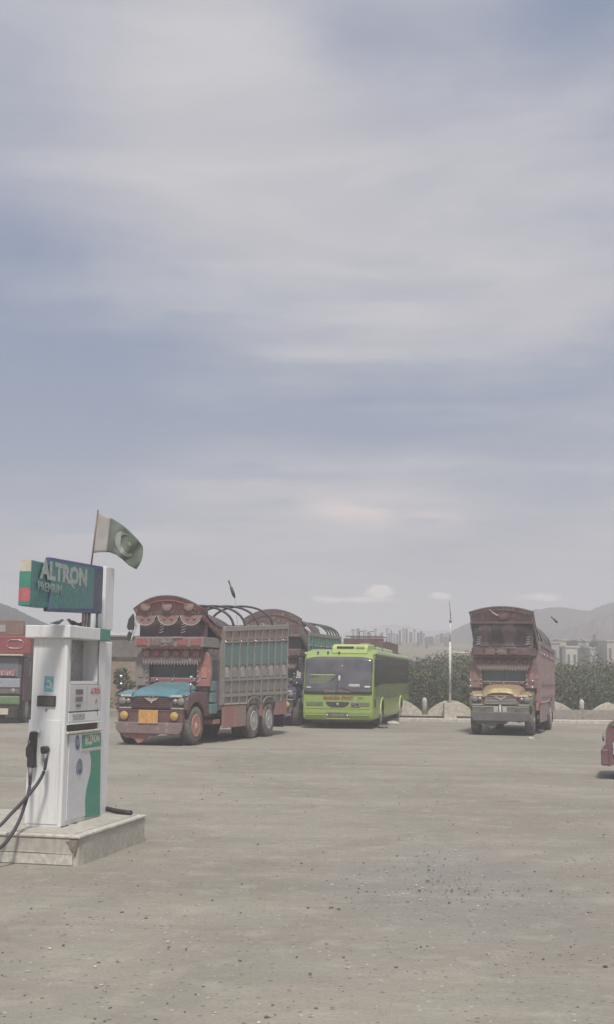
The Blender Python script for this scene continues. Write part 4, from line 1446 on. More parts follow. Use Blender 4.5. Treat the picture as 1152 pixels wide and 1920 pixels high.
MB().lathe([(.06, 0), (.045, -.012), (0, -.012)], (0, 0, 0), 'y', 14).build('lamp_bulb', M_BLACK, hl, loc=(.55, -.031, .845))
MB().lathe([(.03, 0), (.028, -.014), (0, -.014)], (0, 0, 0), 'y', 10).build('lamp_bulb_core', M_LAMP, hl, loc=(.55, -.032, .845))
MB().prism([(.63, .82), (.66, .88), (.72, .88), (.77, .83), (.70, .80)], 'y', -.036, -.031).build('lamp_emblem', M_BLACK, hl)
for z, a_ in ((.70, ((-1.14, 1.14),)), (.47, ((-1.13, -.5), (.42, 1.13)))):
    for x0_, x1_ in a_:
        bx('bumper_crease', P_LIMEL, B, x0_, x1_, -.018, .02, z, z + .022, .006)
        bx('bumper_gap', M_DARK, B, x0_, x1_, -.003, .02, z + .023, z + .034)
pl = bx('plate_recess', M_DARK, B, -.36, .36, -.006, .02, .40, .56)
bx('number_plate', M_STEEL, pl, -.22, .22, -.02, -.007, .42, .52, .005)
for x in (-.38, .34):
    MB().lathe([(.065, 0), (.05, -.03), (0, -.04)], (0, 0, 0), 'y', 12).build('fog_light', M_LAMP, B, loc=(x, -.01, .45))
bx('plate_lip', P_LIMEL, B, -.42, .42, -.03, .03, .345, .365, .006)
# rooftop
MB().prism([(.42, 2.60), (.48, 2.86), (.75, 2.95), (2.2, 2.98), (2.5, 2.8), (2.5, 2.7)], 'x', -.30, .98).build('roof_pod', P_LIMEL, B, .07, seg=3)
bx('pod_intake', M_BLACK, B, -.12, .5, .43, .50, 2.80, 2.87, .02)
bx('pod_plate', P_LIME, B, .56, .88, .44, .50, 2.79, 2.87, .01)
for x in (-.78, -.42, -.02):
    MB().lathe([(.045, 0), (.04, -.03), (0, -.04)], (0, 0, 0), 'y', 10).build('roof_marker_lamp', M_BLACK, B, loc=(x, .36, 2.64))
for y0_, y1_, x1_ in ((2.6, 4.7, .95), (4.8, 6.6, .95), (6.7, 8.4, .9)):
    bx('roof_hatch', P_LIMEL, B, .1, x1_, y0_, y1_, 2.74, 2.93, .06)
    MB().tube([(x1_ - .02, y0_, 2.78), (x1_ + .03, y0_ - .05, 2.9), (.3, y0_ - .06, 2.95)], .02, 6).build('hatch_seam', M_DARK, B)
MB().box(1.2, 1.31, .55, BL - .5, 2.58, 2.66).build('gutter', paint('pale_green_gutter', (.52, .58, .38), .4, .15), B, .015)
MB().box(-1.31, -1.2, .55, BL - .5, 2.58, 2.66).build('gutter', MATS['pale_green_gutter'], B, .015)
# sides
for s_ in (1, -1):
    wn = 6
    y0_ = .42
    for k in range(wn):
        a_ = y0_ + (BL - .25 - y0_) * k / wn
        b_ = y0_ + (BL - .25 - y0_) * (k + 1) / wn
        za = 1.56
        lo_, hi_ = sorted((s_ * 1.252, s_ * 1.262))
        if k == 0:
            MB().prism([(a_ - .12, za - .1), (b_ - .02, za), (b_ - .02, 2.54), (a_ + .12, 2.54)], 'x', lo_, hi_).build('side_window', G_BUS, B)
        else:
            bx('side_window', G_BUS, B, lo_, hi_, a_ + .01, b_ - .02, za, 2.54)
    lo_, hi_ = sorted((s_ * 1.252, s_ * 1.258))
    lo_, hi_ = sorted((s_ * 1.2515, s_ * 1.2575))
    bx('side_stripe', P_LIMED, B, lo_, hi_, .75, BL - .15, 1.12, 1.53)
    bx('rub_strip', M_STEEL, B, sorted((s_ * 1.252, s_ * 1.27))[0], sorted((s_ * 1.252, s_ * 1.27))[1], 3.0, 7.1, 1.06, 1.09)
    for y in (3.2, 4.5, 5.8):
        bx('locker_door', P_LIME, B, sorted((s_ * 1.252, s_ * 1.262))[0], sorted((s_ * 1.252, s_ * 1.262))[1], y, y + 1.2, .42, 1.04, .01)
    bx('side_plate', P_LIMED, B, sorted((s_ * 1.258, s_ * 1.268))[0], sorted((s_ * 1.258, s_ * 1.268))[1], 3.6, 4.6, 1.22, 1.42, .01)
    bx('side_lamp', M_BLACK, B, sorted((s_ * 1.252, s_ * 1.275))[0], sorted((s_ * 1.252, s_ * 1.275))[1], .32, .5, .74, 1.02, .02)
    mr = bx('mirror', M_BLACK, B, min(s_ * 1.3, s_ * 1.44), max(s_ * 1.3, s_ * 1.44), .05, .18, 1.95, 2.45, .04)
    MB().tube([(s_ * 1.2, .34, 2.55), (s_ * 1.36, .1, 2.6), (s_ * 1.37, .1, 2.4)], .018, 6).build('mirror_arm', M_BLACK, mr)

# ------------------------------------------------------------------ small painted vehicle at right edge
P_PLUM = paint('plum_red_paint', (.16, .06, .08), .5, .35)
P_SILV = paint('pale_silver_panel', (.48, .52, .53), .35, .2)
P_LEAFG = paint('leaf_green_paint', (.10, .30, .10), .4, .2)
vx = P(1136, 1430, 21.9)
V = root('painted_pickup', 'small plum red vehicle with silver and green panels cut off by the edge', 'pickup', (vx.x, 21.9, 0), R(-16))
V.scale = (1, 1, .88)
# local +x runs out of frame; nose at x=0, near side at y=0
MB().prism([(.04, .26), (.0, .55), (.01, .98), (.06, 1.12), (.16, 1.19), (.42, 1.24), (1.35, 1.30), (1.35, .35), (.95, .35), (.90, .60), (.72, .74), (.5, .74), (.34, .62), (.28, .35)], 'x', 0, 1).build('nose', P_PLUM, V)
V.children[-1].data.transform(Matrix(((0, 1, 0, 0), (1.5, 0, 0, 0), (0, 0, 1, 0), (0, 0, 0, 1))))
V.children[-1].data.flip_normals()
bx('front_bumper', P_PLUM, V, -.08, .06, -.04, 1.54, .28, .62, .03)
bx('silver_panel', P_SILV, V, .13, 1.3, -.04, -.002, .50, .76, .02)
bx('panel_trim', M_CHROME, V, .14, 1.3, -.055, -.041, .63, .65)
bx('green_skirt', P_LEAFG, V, .95, 2.9, -.06, -.01, .22, .58, .02)
MB().prism([(.16, .16), (.32, .16), (.40, .49), (.18, .49)], 'y', -.05, -.01).build('green_step', P_LEAFG, V, .01)
MB().prism([(.10, 1.10), (.24, 1.19), (.55, 1.25), (.55, 1.15), (.3, 1.08)], 'y', -.03, .2).build('green_hood_ornament', P_LEAFG, V, .01)
MB().prism([(1.35, .5), (1.35, 1.3), (1.75, 2.0), (2.9, 2.05), (2.95, .5)], 'y', .0, 1.5).build('cab', P_PLUM, V, .04)
bx('door_window', G_CAB, V, 1.85, 2.7, -.012, -.001, 1.35, 1.9)
bx('cargo_bed', P_LEAFG, V, 2.97, 5.2, .0, 1.5, .55, 1.3, .03)
MB().lathe([(.09, -.03), (.08, -.06), (0, -.07)], (.005, .25, .85), 'x', 12).build('headlight', M_LAMP, V)
for x_, yy in ((.64, .1), (.64, 1.4), (4.1, .1), (4.1, 1.4)):
    o = wheel(V, x_, yy, .34, 1, .2, M_HUB, 'small')
    o.rotation_euler = (0, 0, -math.pi / 2 if yy < .7 else math.pi / 2)

# ------------------------------------------------------------------ plinth + fuel pump
M_PL = paint('worn_plinth_concrete', (.50, .47, .40), .9, .35, scale=2.2, var=.15)
M_PLT = paint('chipped_white_edge_paint', (.60, .57, .50), .8, .3, scale=3)
ORG = (-2.113, 11.40, 0)
ANG = math.atan2(.9763, .2166)
zp = .283
PLN = root('concrete_plinth', 'low chipped concrete island with a cream painted rim under the fuel pump', 'plinth', ORG, ANG)
# body with a broken near corner
m = MB()
m.prism([(.0, .10), (.035, .02), (.12, .0), (1.79, .0), (1.79, 1.95), (0, 1.95)], 'z', -.05, zp - .03)
m.build('plinth_block', M_PL, PLN, .012)
m = MB()
m.prism([(-.012, -.012), (1.80, -.012), (1.80, 1.96), (-.012, 1.96)], 'z', zp - .03, zp)
m.build('plinth_top', M_PLT, PLN, .01)
bx('top_screed', M_PL, PLN, .07, 1.73, .07, 1.88, zp, zp + .006)
MB().prism([(.01, .245), (.13, .225), (.09, .17), (.035, .12), (.02, .18)], 'x', -.007, .004).build('broken_corner', paint('raw_brown_concrete', (.22, .18, .155), .95, .3), PLN)
MB().prism([(.02, .245), (.10, .235), (.05, .16)], 'x', -.010, -.0072).build('broken_corner', P_GREYB, PLN)
m = MB()
m.tube([(-.003, .05, .11), (-.006, .5, .118), (-.003, .9, .112)], .006, 5)
m.build('crack_ridge', M_PL, PLN)
bx('plaster_patch', M_PLT, PLN, -.008, 0.002, .06, .85, .01, .105)

D = root('fuel_dispenser', 'old white fuel pump with green panels and black nozzle on the left', 'fuel pump', (0, 0, 0), 0)
D.location = ORG
D.rotation_euler = (0, 0, ANG)
CX, CY = .474, .410          # near corner of the cabinet in plinth coordinates


_RI = Matrix.Rotation(-ANG, 3, 'Z')


def hit(px, py, axis, val):
    """where the view ray through (px, py) meets a plane of the pump, in pump coordinates"""
    o_ = _RI @ (Vector((0, 0, H)) - Vector(ORG))
    d_ = _RI @ (CR @ Vector(((px - 576) / F, (960 - py) / F, -1)))
    return o_ + d_ * ((val - o_[axis]) / d_[axis])


def lx(px, py=1400):
    return hit(px, py, 1, CY).x


def lz(px, py):
    return hit(px, py, 1, CY).z


def ly(px, py=1400):
    return hit(px, py, 0, CX).y


def lzs(px, py):
    return hit(px, py, 0, CX).z


ZT = lz(122, 1196)
xe = lx(188, 1530)
yb = ly(49, 1548)
xw0, xw1 = CX + .09, lx(184, 1240)
zw0, zw1 = lz(150, 1277), lz(150, 1199)
zk0, zk1 = lz(150, 1370), lz(150, 1357)
# cabinet shell: left block, right block, back, floor and beams around the empty window
m = MB()
m.box(CX, xw0, CY, yb, zp, ZT)
m.box(xw1, xe, CY, yb, zp, ZT)
m.box(xw0, xw1, CY + .18, yb, zp, ZT)
m.box(xw0, xw1, CY, CY + .18, zk1, zw0)
m.box(xw0, xw1, CY, CY + .18, zp, zk0)
m.box(xw0, xw1, CY + .12, CY + .18, zk0, zk1)
m.box(xw0, xw1, CY, CY + .18, zw1, ZT)
m.build('cabinet', M_WHITE, D, .006)
bx('corner_post', M_WHITE, D, CX - .012, CX + .05, CY - .012, CY + .03, zp, ZT - .002, .012)
bx('window_back', paint('grey_recess_panel', (.33, .32, .33), .6, .25), D, xw0 + .002, xw1 - .002, CY + .172, CY + .179, zw0 + .002, zw1 - .002)
bx('display_frame', M_CREAM, D, xw0 - .008, xw0 + .008, CY - .006, CY + .0, zw0, zw1)
MB().tube([(xw1 - .005, CY - .008, zw1), (xw1 - .02, CY - .012, zw1 - .25), (xw1 + .005, CY - .01, zw0), (xw1 - .005, CY - .008, zw0 - .2), (xw1 + .008, CY - .01, zw0 - .36)], .006, 5).build('loose_cable', M_STEEL, D)
# display panel
dx0, dx1 = xw0 - .01, lx(184)
dp = bx('display_panel', paint('display_panel_white', (.64, .63, .62), .45, .2, var=.04), D, dx0, dx1, CY - .014, CY - .001, lz(150, 1333), lz(150, 1285), .004)
bx('panel_joint', M_BLACK, D, dx0 + .03, dx1 - .01, CY - .004, CY - .0005, lz(150, 1333) - .010, lz(150, 1333) - .002)
bx('panel_joint', P_MAUVE, D, dx0 + .03, dx1 - .02, CY - .004, CY - .0005, lz(150, 1285) + .002, lz(150, 1285) + .01)
for (a0, a1, b0, b1) in ((136, 149, 1292.5, 1302), (136, 149, 1307, 1315.5), (137, 145.5, 1321, 1325.5)):
    w0 = bx('readout_window', paint('grey_lcd', (.13, .125, .13), .25, .15), dp, lx(a0), lx(a1), CY - .022, CY - .0145, lz(a0, b1), lz(a0, b0), .003)
bx('panel_divider', M_HUB, dp, lx(157), lx(157.6), CY - .0165, CY - .0145, lz(157, 1330), lz(157, 1286))
text('panel_lettering', 'ALTRON', .085, M_PINK, dp, (lx(173), CY - .016, lz(173, 1296)), (R(90), 0, 0), .001, .75, off=.002)
MB().prism([(lx(173), lz(173, 1318)), (lx(175), lz(175, 1311)), (lx(174), lz(174, 1309)), (lx(176.5), lz(176, 1313)), (lx(175), lz(175, 1318))], 'y', CY - .018, CY - .0145).build('logo_mark', M_STEEL, dp)
lo = bx('keypad_panel', M_WHITE, D, dx0, dx1, CY - .012, CY - .001, lz(150, 1352), lz(150, 1336), .004)
kx0, kx1 = lx(131), lx(155)
for i in range(4):
    for j in range(2):
        a0 = kx0 + (kx1 - kx0) * i / 4
        z0_ = lz(143, 1350) + .035 * j
        bx('key', M_HUB, lo, a0 + .006, a0 + (kx1 - kx0) / 4 - .006, CY - .018, CY - .0125, z0_, z0_ + .03, .002)
bx('dark_slot', M_BLACK, D, (CX + .045), lx(181), CY - .003, CY + .0, lz(150, 1368.5), lz(150, 1357), .0)
bx('slot_lip', M_WHITE, D, (CX + .045), lx(183), CY - .03, CY - .0005, lz(150, 1357), lz(150, 1357) + .012, .003)
bx('door_ledge', M_CREAM, D, CX + .035, lx(186.5), CY - .035, CY - .0005, lz(150, 1374), lz(150, 1369.5), .006)
# lower door
dz1 = lz(150, 1375.5)
dr = bx('lower_door', paint('door_white', (.64, .64, .66), .38, .18, var=.05), D, lx(127.5), lx(186.5), CY - .016, CY - .001, zp + .05, dz1, .006)


def sw(px, py, k=1.0):
    return (lx(px, py), lz(px, py))


swp = [sw(186, 1406), sw(166, 1409), sw(168, 1420), sw(168.5, 1432), sw(167, 1448), sw(163, 1464), sw(159, 1482), sw(157.2, 1500), sw(157.5, 1520), sw(158.5, 1533), sw(184.5, 1528)]
MB().prism(swp, 'y', CY - .0195, CY - .0165).build('green_swoosh', M_GREEN, dr)
bx('white_strip', M_CREAM, dr, lx(150), lx(186), CY - .022, CY - .0165, lz(170, 1406), lz(170, 1402.5), .001)
sg_ = bx('name_sticker', M_GREEN, dr, lx(151), lx(186), CY - .021, CY - .0165, lz(170, 1401), lz(170, 1376), .001)
text('sticker_lettering', 'ALTRON', .115, M_CREAM, sg_, (lx(169.5), CY - .022, lz(169.5, 1386)), (R(90), 0, 0), .001, .86, off=.002)
text('sticker_lettering', 'PREMIUM', .05, M_CREAM, sg_, (lx(163), CY - .022, lz(163, 1395)), (R(90), 0, 0), .001, .9)
P_LOGO = paint('grey_blue_logo', (.20, .25, .32), .5, .15)
P_LOGOD = paint('dark_blue_logo', (.09, .12, .22), .5, .15)
for cx_, cy_, rx_, rz_, nm in ((147.8, 1438, .083, .088, 'round_logo'), (142, 1391.5, .05, .075, 'side_logo')):
    pts = [(lx(cx_) + rx_ * math.cos(R(q)), lz(cx_, cy_) + rz_ * math.sin(R(q))) for q in range(0, 360, 15)]
    lg = MB().prism(pts, 'y', CY - .0195, CY - .0165).build(nm, P_LOGO, dr)
    cx2, cz2 = lx(cx_) + .01, lz(cx_, cy_) - .02
    cr = [(cx2 + .05 * math.cos(R(q)), cz2 + .055 * math.sin(R(q))) for q in range(200, 380, 15)] + [(cx2 + .045 * math.cos(R(q)), cz2 + .02 + .03 * math.sin(R(q))) for q in range(370, 190, -20)]
    MB().prism(cr, 'y', CY - .0225, CY - .0197).build('logo_mark', P_LOGOD, dr)
    MB().lathe([(.014, -.003), (.014, 0)], (lx(cx_), CY - .0197, lz(cx_, cy_) + .05), 'y', 10).build('logo_dot', P_LOGOD, dr)
    for q in range(4):
        if nm == 'round_logo':
            bx('logo_bar', M_WHITE, dr, cx2 - .04, cx2 + .03, CY - .0215, CY - .0197, cz2 - .062 - .012 * q + .02, cz2 - .056 - .012 * q + .02)
# left (narrow) face
def face_box(name, mat, parent, p0, p1, y0_, y1_, t0, t1, bevel=.003):
    a_, b_ = sorted((ly(p0), ly(p1)))
    pm2 = (p0 + p1) / 2
    return bx(name, mat, parent, CX - t1, CX - t0, a_, b_, lzs(pm2, y1_), lzs(pm2, y0_), bevel)


face_box('side_panel', M_WHITE, D, 53, 113, 1350, 1545, .0005, .008, .003)
stp = face_box('blue_sticker', paint('sky_blue_sticker', (.22, .50, .55), .5, .15), D, 78.5, 96, 1268, 1297, .0005, .003, 0)
a_ = [(ly(87) + .03 * math.cos(R(q)), lzs(87, 1283) + .04 * math.sin(R(q))) for q in range(40, 331, 20)] + [(ly(87) + .018 * math.cos(R(q)), lzs(87, 1283) + .026 * math.sin(R(q))) for q in range(330, 39, -20)]
MB().prism(a_, 'x', CX - .0055, CX - .0035).build('sticker_mark', M_WHITE, stp)
fr = face_box('meter_frame', M_BLACK, D, 67.5, 102, 1304.5, 1324.5, .0005, .02, .004)
face_box('meter_window', paint('meter_glass', (.09, .075, .085), .2, .15), fr, 69.5, 100, 1307, 1322.5, .0205, .023, 0)
MB().prism([(ly(84.5), lzs(84, 1334)), (ly(82), lzs(82, 1329)), (ly(83.5), lzs(84, 1331)), (ly(87), lzs(87, 1329))], 'x', CX - .012, CX - .0005).build('key_lock', M_STEEL, D)
hb = face_box('nozzle_holster', M_WHITE, D, 60.5, 76.5, 1366.5, 1374, .0085, .05, .01)
face_box('holster_back', M_WHITE, D, 62, 74, 1374.5, 1436, .0085, .02, .006)
# nozzle
zN = lambda py: lzs(66, py)
npoly = [(ly(63), zN(1371)), (ly(73), zN(1371)), (ly(73), zN(1386)), (ly(72.5), zN(1410)), (ly(74), zN(1437)), (ly(68), zN(1440)), (ly(60), zN(1437)),
         (ly(60), zN(1421)), (ly(57), zN(1416)), (ly(56.5), zN(1402)), (ly(59.5), zN(1396)), (ly(61), zN(1384))]
nz = MB().prism(npoly, 'x', CX - .105, CX - .03).build('nozzle', M_BLACK, D, .012)
MB().tube([(CX - .11, ly(67), zN(1391)), (CX - .115, ly(65), zN(1386)), (CX - .11, ly(63.5), zN(1394))], .007, 6).build('nozzle_trigger', M_CHROME, nz)
MB().prism([(ly(82), lzs(88, 1400)), (ly(86), lzs(88, 1398.5)), (ly(93), lzs(88, 1398.5)), (ly(96.5), lzs(88, 1405)), (ly(91), lzs(88, 1412)), (ly(84), lzs(88, 1413))], 'x', CX - .09, CX - .009).build('hose_coupling', M_BLACK, D, .012)


def toloc(p):
    d_ = Vector(p) - Vector(ORG)
    return Matrix.Rotation(-ANG, 3, 'Z') @ d_


def smooth_path(pts, n=8):
    out = []
    Pn = [Vector(p) for p in pts]
    for i in range(len(Pn) - 1):
        p0 = Pn[max(i - 1, 0)]
        p1, p2 = Pn[i], Pn[i + 1]
        p3 = Pn[min(i + 2, len(Pn) - 1)]
        for k in range(n):
            u = k / n
            out.append(.5 * ((2 * p1) + (-p0 + p2) * u + (2 * p0 - 5 * p1 + 4 * p2 - p3) * u * u + (-p0 + 3 * p1 - 3 * p2 + p3) * u ** 3))
    out.append(Pn[-1])
    return out


M_HOSE = paint('black_rubber_hose', (.035, .028, .04), .55, .12)
hA = [P(87, 1413, 11.86), P(87, 1424, 11.84), P(83, 1446, 11.82), P(70, 1470, 11.77), P(46, 1500, 11.64), P(20, 1527, 11.49), P(0, 1548, 11.39), P(-40, 1580, 11.24), P(-90, 1608, 11.14)]
hB = [P(57.5, 1437, 11.86), P(57, 1460, 11.84), P(55, 1480, 11.81), P(48, 1506, 11.69), P(36, 1540, 11.49), P(18, 1571, 11.34), P(0, 1590, 11.24), P(-40, 1618, 11.09), P(-90, 1640, 11.04)]
for q in (hA, hB):
    e = q[-1].copy()
    q.append(Vector((e.x - .35, e.y - .1, .03)))
    q.append(Vector((e.x - .9, e.y + .1, .02)))
MB().tube([toloc(p) for p in smooth_path(hA)], .017, 8).build('hose', M_HOSE, D)
MB().tube([toloc(p) for p in smooth_path(hB)], .017, 8).build('hose', M_HOSE, D)
MB().tube([toloc(P(57.5, 1440, 11.855)), toloc(P(57, 1458, 11.84))], .022, 8).build('hose_swivel', M_STEEL, D)
MB().tube([toloc(P(86.5, 1414, 11.855)), toloc(P(85, 1428, 11.84))], .021, 8).build('hose_swivel', M_STEEL, D)
# cap
ZC = ZT + .128
xc = hit(208, 1185, 1, CY - .05).x
bx('cap', M_WHITE, D, CX - .06, lx(181, 1185), CY - .05, yb + .075, ZT, ZT + .128, .01)
bx('green_cap_end', M_GREEN, D, lx(181, 1185) + .001, xc, CY - .05, yb + .03, ZT, ZT + .127, .008)
bx('cream_cap_end', M_CREAM, D, CX - .044, CX - .0405, ly(61, 1185), yb + .03, ZT + .004, ZT + .124)
# tall rear column
cy_ = CY + .03
xcol = hit(206, 1350, 1, CY + .03).x
zcol = hit(200, 1062, 1, CY + .03).z
ccol = bx('tall_column', M_WHITE, D, xe + .003, xcol, cy_, cy_ + .16, zp, ZT - .002, .01)
bx('upper_column', M_WHITE, D, xe + .003, xcol, cy_, cy_ + .16, ZT + .129, zcol, .01)
bx('column_edge', P_MAUVE, D, xcol + .001, xcol + .015, cy_ + .02, cy_ + .14, ZT + .15, zcol - .01)
MB().tube([(xe + .25, cy_ + .0, zp + .05), (xe + .22, cy_ - .12, zp + .035), (xe + .17, cy_ - .25, zp + .028), (xe + .14, cy_ - .33, zp + .03)], .028, 8).build('outlet_pipe', M_HOSE, D)
for a0, a1 in ((CX + .06, CX + .14), (CX - .02, CX + .04), (.75, .84)):
    bx('base_crack_shim', M_BLACK, D, a0, a1, CY - .03, CY - .017, zp + .006, zp + .014)
# sign
sx0, sx1 = lx(57, 1090), lx(190, 1100)
sz0, sz1 = lz(57, 1136), lz(57, 1049)
cx0_ = lx(90, 1095)
sy0, sy1 = CY - .01, CY + .115
SG = root('pump_sign', 'faded green and blue sign box above the white fuel pump', 'sign', ORG, ANG)
bx('sign_box', M_TEALG, SG, sx0, cx0_ + .02, sy0, sy1, sz0, sz1, .012)
ef = bx('end_face', M_CREAM, SG, sx0 - .006, sx0 - .0005, sy0 + .005, sy1 - .005, sz1 - .11, sz1 - .002)
bx('end_stripe', M_GREEN, SG, sx0 - .006, sx0 - .0005, sy0 + .005, sy1 - .005, sz1 - .26, sz1 - .112)
bx('end_stripe', M_PINK, SG, sx0 - .006, sx0 - .0005, sy0 + .005, sy1 - .005, sz0 + .04, sz1 - .262)
bx('end_stripe', M_GREEN, SG, sx0 - .0055, sx0 - .0005, sy0 + .005, sy1 - .005, sz0 + .005, sz0 + .039)
# slanted big casing (rises slightly to the left in the picture)
cs = MB()
c00, c01, c10, c11 = lz(90, 1147), lz(90, 1044), lz(189, 1151), lz(190, 1062)
cs.prism([(cx0_, c00), (sx1, c10), (sx1, c11), (cx0_, c01)], 'y', sy0 - .012, sy0 + .05)
cs.build('sign_casing', M_BLUE, SG, .012)
ff = MB().prism([(cx0_ + .006, c00 + .03), (sx1 - .26, c10 + .04), (sx1 - .26, c11 - .04), (cx0_ + .006, c01 - .03)], 'y', sy0 - .016, sy0 - .0125)
ff.build('sign_face', M_TEALG, SG)
MB().prism([(sx1 - .257, c10 + .02), (sx1 - .02, c10 + .02), (sx1 - .02, c11 - .03), (sx1 - .257, c11 - .04)], 'y', sy0 - .016, sy0 - .0125).build('sign_side_strip', paint('dark_blue_strip', (.05, .075, .13), .45, .2), SG)
M_LET = paint('faded_white_lettering', (.40, .45, .42), .5, .2, var=.2)
yl = sy0 - .0175
letx0, letx1 = lx(66, 1075), lx(165, 1075)
text('sign_lettering', 'ALTRON', .235, M_LET, SG, ((letx0 + letx1) / 2, yl, lz(115, 1077)), (R(90), 0, 0), .0006, 1.2, off=.012)
text('sign_lettering', 'PREMIUM', .12, paint('faint_lettering', (.25, .33, .31), .5, .2), SG, (lx(90, 1102), yl, lz(90, 1103)), (R(90), 0, 0), .002, 1.12, off=.003)
MB().prism([(lx(124, 1088), lz(124, 1088)), (lx(127, 1087), lz(127, 1087)), (lx(136, 1103), lz(136, 1103)), (lx(133, 1104), lz(133, 1104))], 'y', yl - .001, yl + .002).build('sign_arrow_mark', M_LET, SG)
for px in (160, 165, 171, 186):
    MB().tube([(lx(px, 1160) - .02, CY + .015, ZT + .129), (lx(px, 1160) - .02, CY + .015, c10 + .03)], .014 if px != 171 else .02, 8).build('support_post', M_STEEL if px != 160 else P_DRED, SG)

# flag on a slanted stick
FL = root('flag', 'green and white flag with crescent flying from the top of the pump column', 'flag', tuple(P(171, 1062, 13.0)))
fo = Vector(FL.location)
MB().tube([P(169.5, 1075, 13.0) - fo, P(184.5, 956, 13.0) - fo], .010, 6).build('flag_stick', paint('rusty_stick', (.2, .13, .1)), FL)
TOP = [(183.5, 958), (198, 966), (214, 974), (230, 984), (245, 997), (258, 1011), (268, 1024)]
BOT = [(173.5, 1037), (190, 1035), (206, 1035.5), (218, 1040), (230, 1049), (242, 1060), (256, 1067.5)]


def interp(L_, u):
    k = u * (len(L_) - 1)
    i = min(int(k), len(L_) - 2)
    f_ = k - i
    return (L_[i][0] * (1 - f_) + L_[i + 1][0] * f_, L_[i][1] * (1 - f_) + L_[i + 1][1] * f_)


def flag_pt(u, v, off=0.0):
    a0, b0 = interp(BOT, u), interp(TOP, u)
    bulge = 5 * max(0, (u - .85) / .15) * math.sin(math.pi * v)
    x = a0[0] * (1 - v) + b0[0] * v + bulge
    y = a0[1] * (1 - v) + b0[1] * v + 1.5 * math.sin(u * 9) * u * math.sin(v * 6)
    d = 13.0 + .05 * math.sin(u * 10 + v * 2.5) * (u * 1.2) + .03 * math.sin(u * 19 - v * 5) * u + off
    return P(x, y, d) - fo


FW = .27


def cloth(name, u0, u1, mat, off=0.0, v0=0, v1=1, nu=14, nv=14):
    return MB().grid(lambda a, c_: flag_pt(u0 + (u1 - u0) * a, v0 + (v1 - v0) * c_, off), nu, nv, True, (0, .003, 0)).build(name, mat, FL)


def clothm(name, col):
    m, t, b = new_mat(name)
    oc = coords(t)
    wv = t.noise(oc, 9, 3, .5)
    t.l(t.mix(t.maprange(wv, .3, .7), tuple(q * .85 for q in col), col), b.inputs['Base Color'])
    b.inputs['Roughness'].default_value = .9
    tr = t.n('ShaderNodeBsdfTranslucent')
    tr.inputs[0].default_value = (*col, 1)
    mx = t.n('ShaderNodeMixShader')
    mx.inputs[0].default_value = .35
    t.l(b.outputs[0], mx.inputs[1])
    t.l(tr.outputs[0], mx.inputs[2])
    t.l(mx.outputs[0], [n for n in t.nt.nodes if n.type == 'OUTPUT_MATERIAL'][0].inputs[0])
    return m


C_FW, C_FG, C_FM = clothm('flag_white_cloth', (.62, .60, .57)), clothm('flag_green_cloth', (.26, .30, .245)), clothm('flag_emblem_cloth', (.56, .57, .53))
cloth('white_band', 0, FW, C_FW, nu=8)
cloth('green_field', FW, 1, C_FG, nu=26, nv=18)
# crescent and star follow the cloth


def on_flag(poly, name):
    bm = bmesh.new()
    vs_ = [bm.verts.new(flag_pt(u, v, -.006)) for u, v in poly]
    bm.faces.new(vs_)
    r2 = bmesh.ops.triangulate(bm, faces=bm.faces[:])
    ge = bmesh.ops.extrude_face_region(bm, geom=bm.faces[:])
    bmesh.ops.translate(bm, vec=(0, .003, 0), verts=[q for q in ge['geom'] if isinstance(q, bmesh.types.BMVert)])
    me = bpy.data.meshes.new(name)
    bm.to_mesh(me)
    bm.free()
    me.materials.append(C_FM)
    return link(name, me, FL)


cu_, cvv = .62, .50
outer = [(cu_ + .22 * math.cos(R(q)), cvv + .36 * math.sin(R(q))) for q in range(75, 346, 15)]
inner = [(cu_ + .055 + .155 * math.cos(R(q)), cvv + .07 + .27 * math.sin(R(q))) for q in range(330, 84, -15)]
on_flag(outer + inner, 'crescent')
on_flag([(cu_ + .10 + (.055 if k % 2 == 0 else .022) * math.cos(R(36 * k + 40)), cvv + .13 + (.085 if k % 2 == 0 else .034) * math.sin(R(36 * k + 40))) for k in range(10)], 'star')


# birds on the cap
def bird(px, py, d, s, face, mat, label, name='sparrow'):
    p = P(px, py, d)
    o = root(name, label, 'bird', (p.x, p.y, ZT + .128), 0)
    m = MB()
    prof_ = [(-.11, .01, .055), (-.07, .016, .058), (-.04, .03, .06), (0, .042, .066), (.035, .04, .076), (.055, .028, .092), (.07, .026, .108), (.085, .027, .118), (.10, .02, .122), (.11, .008, .12), (.125, .002, .115)]
    pts = [(q[0] * s * face, 0, q[2] * s) for q in prof_]
    m.tube(pts, [q[1] * s for q in prof_], 10)
    m.build('body', mat, o)
    lg = MB()
    for k in (-.012, .012):
        lg.tube([(.0, k * s, .04 * s), (.004 * s, k * s, 0)], .003 * s, 5)
    lg.build('legs', M_STEEL, o)
    for k in (-1, 1):
        w_ = MB()
        w_.tube([(.03 * s * face, k * .035 * s, .075 * s), (-.02 * s * face, k * .042 * s, .066 * s), (-.1 * s * face, k * .012 * s, .055 * s)], [.01 * s, .02 * s, .004 * s], 7)
        w_.build('wing', P_GREYD, o)
    return o


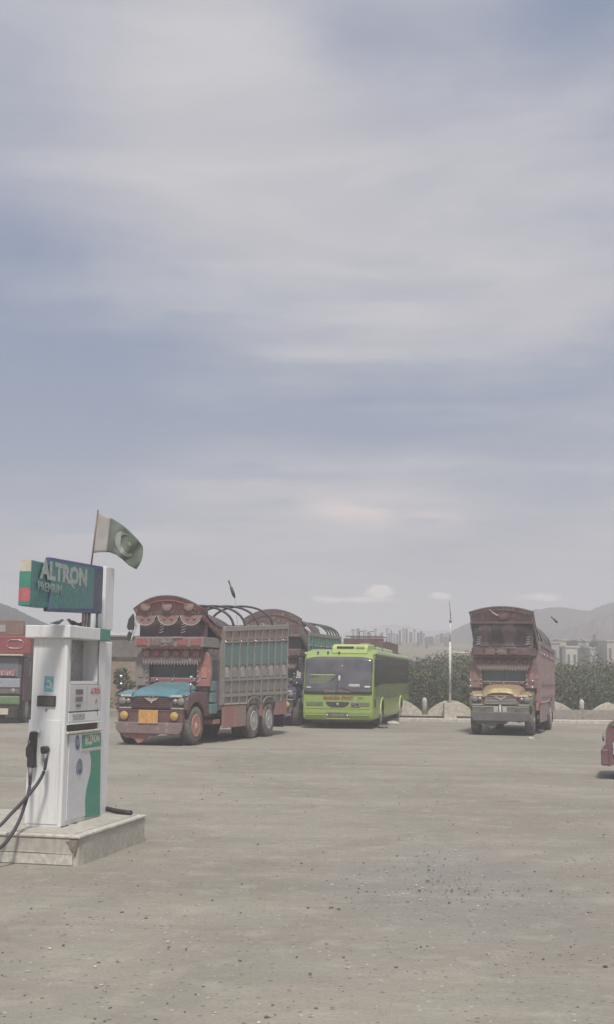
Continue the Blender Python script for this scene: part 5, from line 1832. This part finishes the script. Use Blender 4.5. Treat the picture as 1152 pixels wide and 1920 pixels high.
P_BIRD = paint('grey_feathers', (.22, .21, .22), .85, .1)
P_BIRD2 = paint('brown_feathers', (.16, .12, .10), .85, .1)
bird(107, 1168, 12.1, .55, 1, P_BIRD, 'plump grey bird crouching on top of the pump cap', 'pigeon').scale = (1.1, 1.1, .9)
bird(138, 1167, 12.3, .6, -1, P_BIRD2, 'small brown bird perched on the pump cap under the sign')
bird(152, 1167, 12.45, .5, 1, P_BIRD, 'small grey bird beside the thin sign posts on the pump cap')

# small debris on the lot
for k, (px, py, s, lab) in enumerate(((719, 1363, .16, 'flat dark stone on the ground beside the front wheel of the bus'), (737, 1357, .2, 'pale broken block on the ground by the rear wheel of the bus'), (996, 1380, .08, 'pale stone chocking the front wheel of the yellow hooded truck'),
                                       (880, 1372, .07, 'small white stone left of the yellow hooded truck'), (1012, 1366, .12, 'pale rock between the front and rear wheels of the yellow hooded truck'))):
    dd = F * H / (py - 1270)
    p = P(px, py, dd)
    bm = bmesh.new()
    bmesh.ops.create_icosphere(bm, subdivisions=2, radius=1)
    for v in bm.verts:
        v.co *= 1 + .3 * mnoise.noise(v.co * 1.4 + Vector((k * 3.1, 0, 0)))
        v.co = Vector((v.co.x * s * 1.3, v.co.y * s, v.co.z * s * .5 + s * .3))
    me = bpy.data.meshes.new('rock')
    bm.to_mesh(me)
    bm.free()
    me.materials.append(P_GREYD if k == 0 else M_LEDGE)
    o = link('rock', me)
    o.location = (p.x, dd, 0)
    tag(o, lab, 'rock')

# ------------------------------------------------------------------ air
hm, t, b = new_mat('haze_air')
t.nt.nodes.remove(b)
pv = t.n('ShaderNodeVolumePrincipled')
pv.inputs['Color'].default_value = (.925, .918, .94, 1)
pv.inputs['Density'].default_value = .0031
pv.inputs['Anisotropy'].default_value = .0
t.l(pv.outputs[0], [n for n in t.nt.nodes if n.type == 'OUTPUT_MATERIAL'][0].inputs['Volume'])
hz = MB().box(-860, 860, -70, 930, -1.7, 46).build('haze', hm)
tag(hz, None, None, kind='stuff')
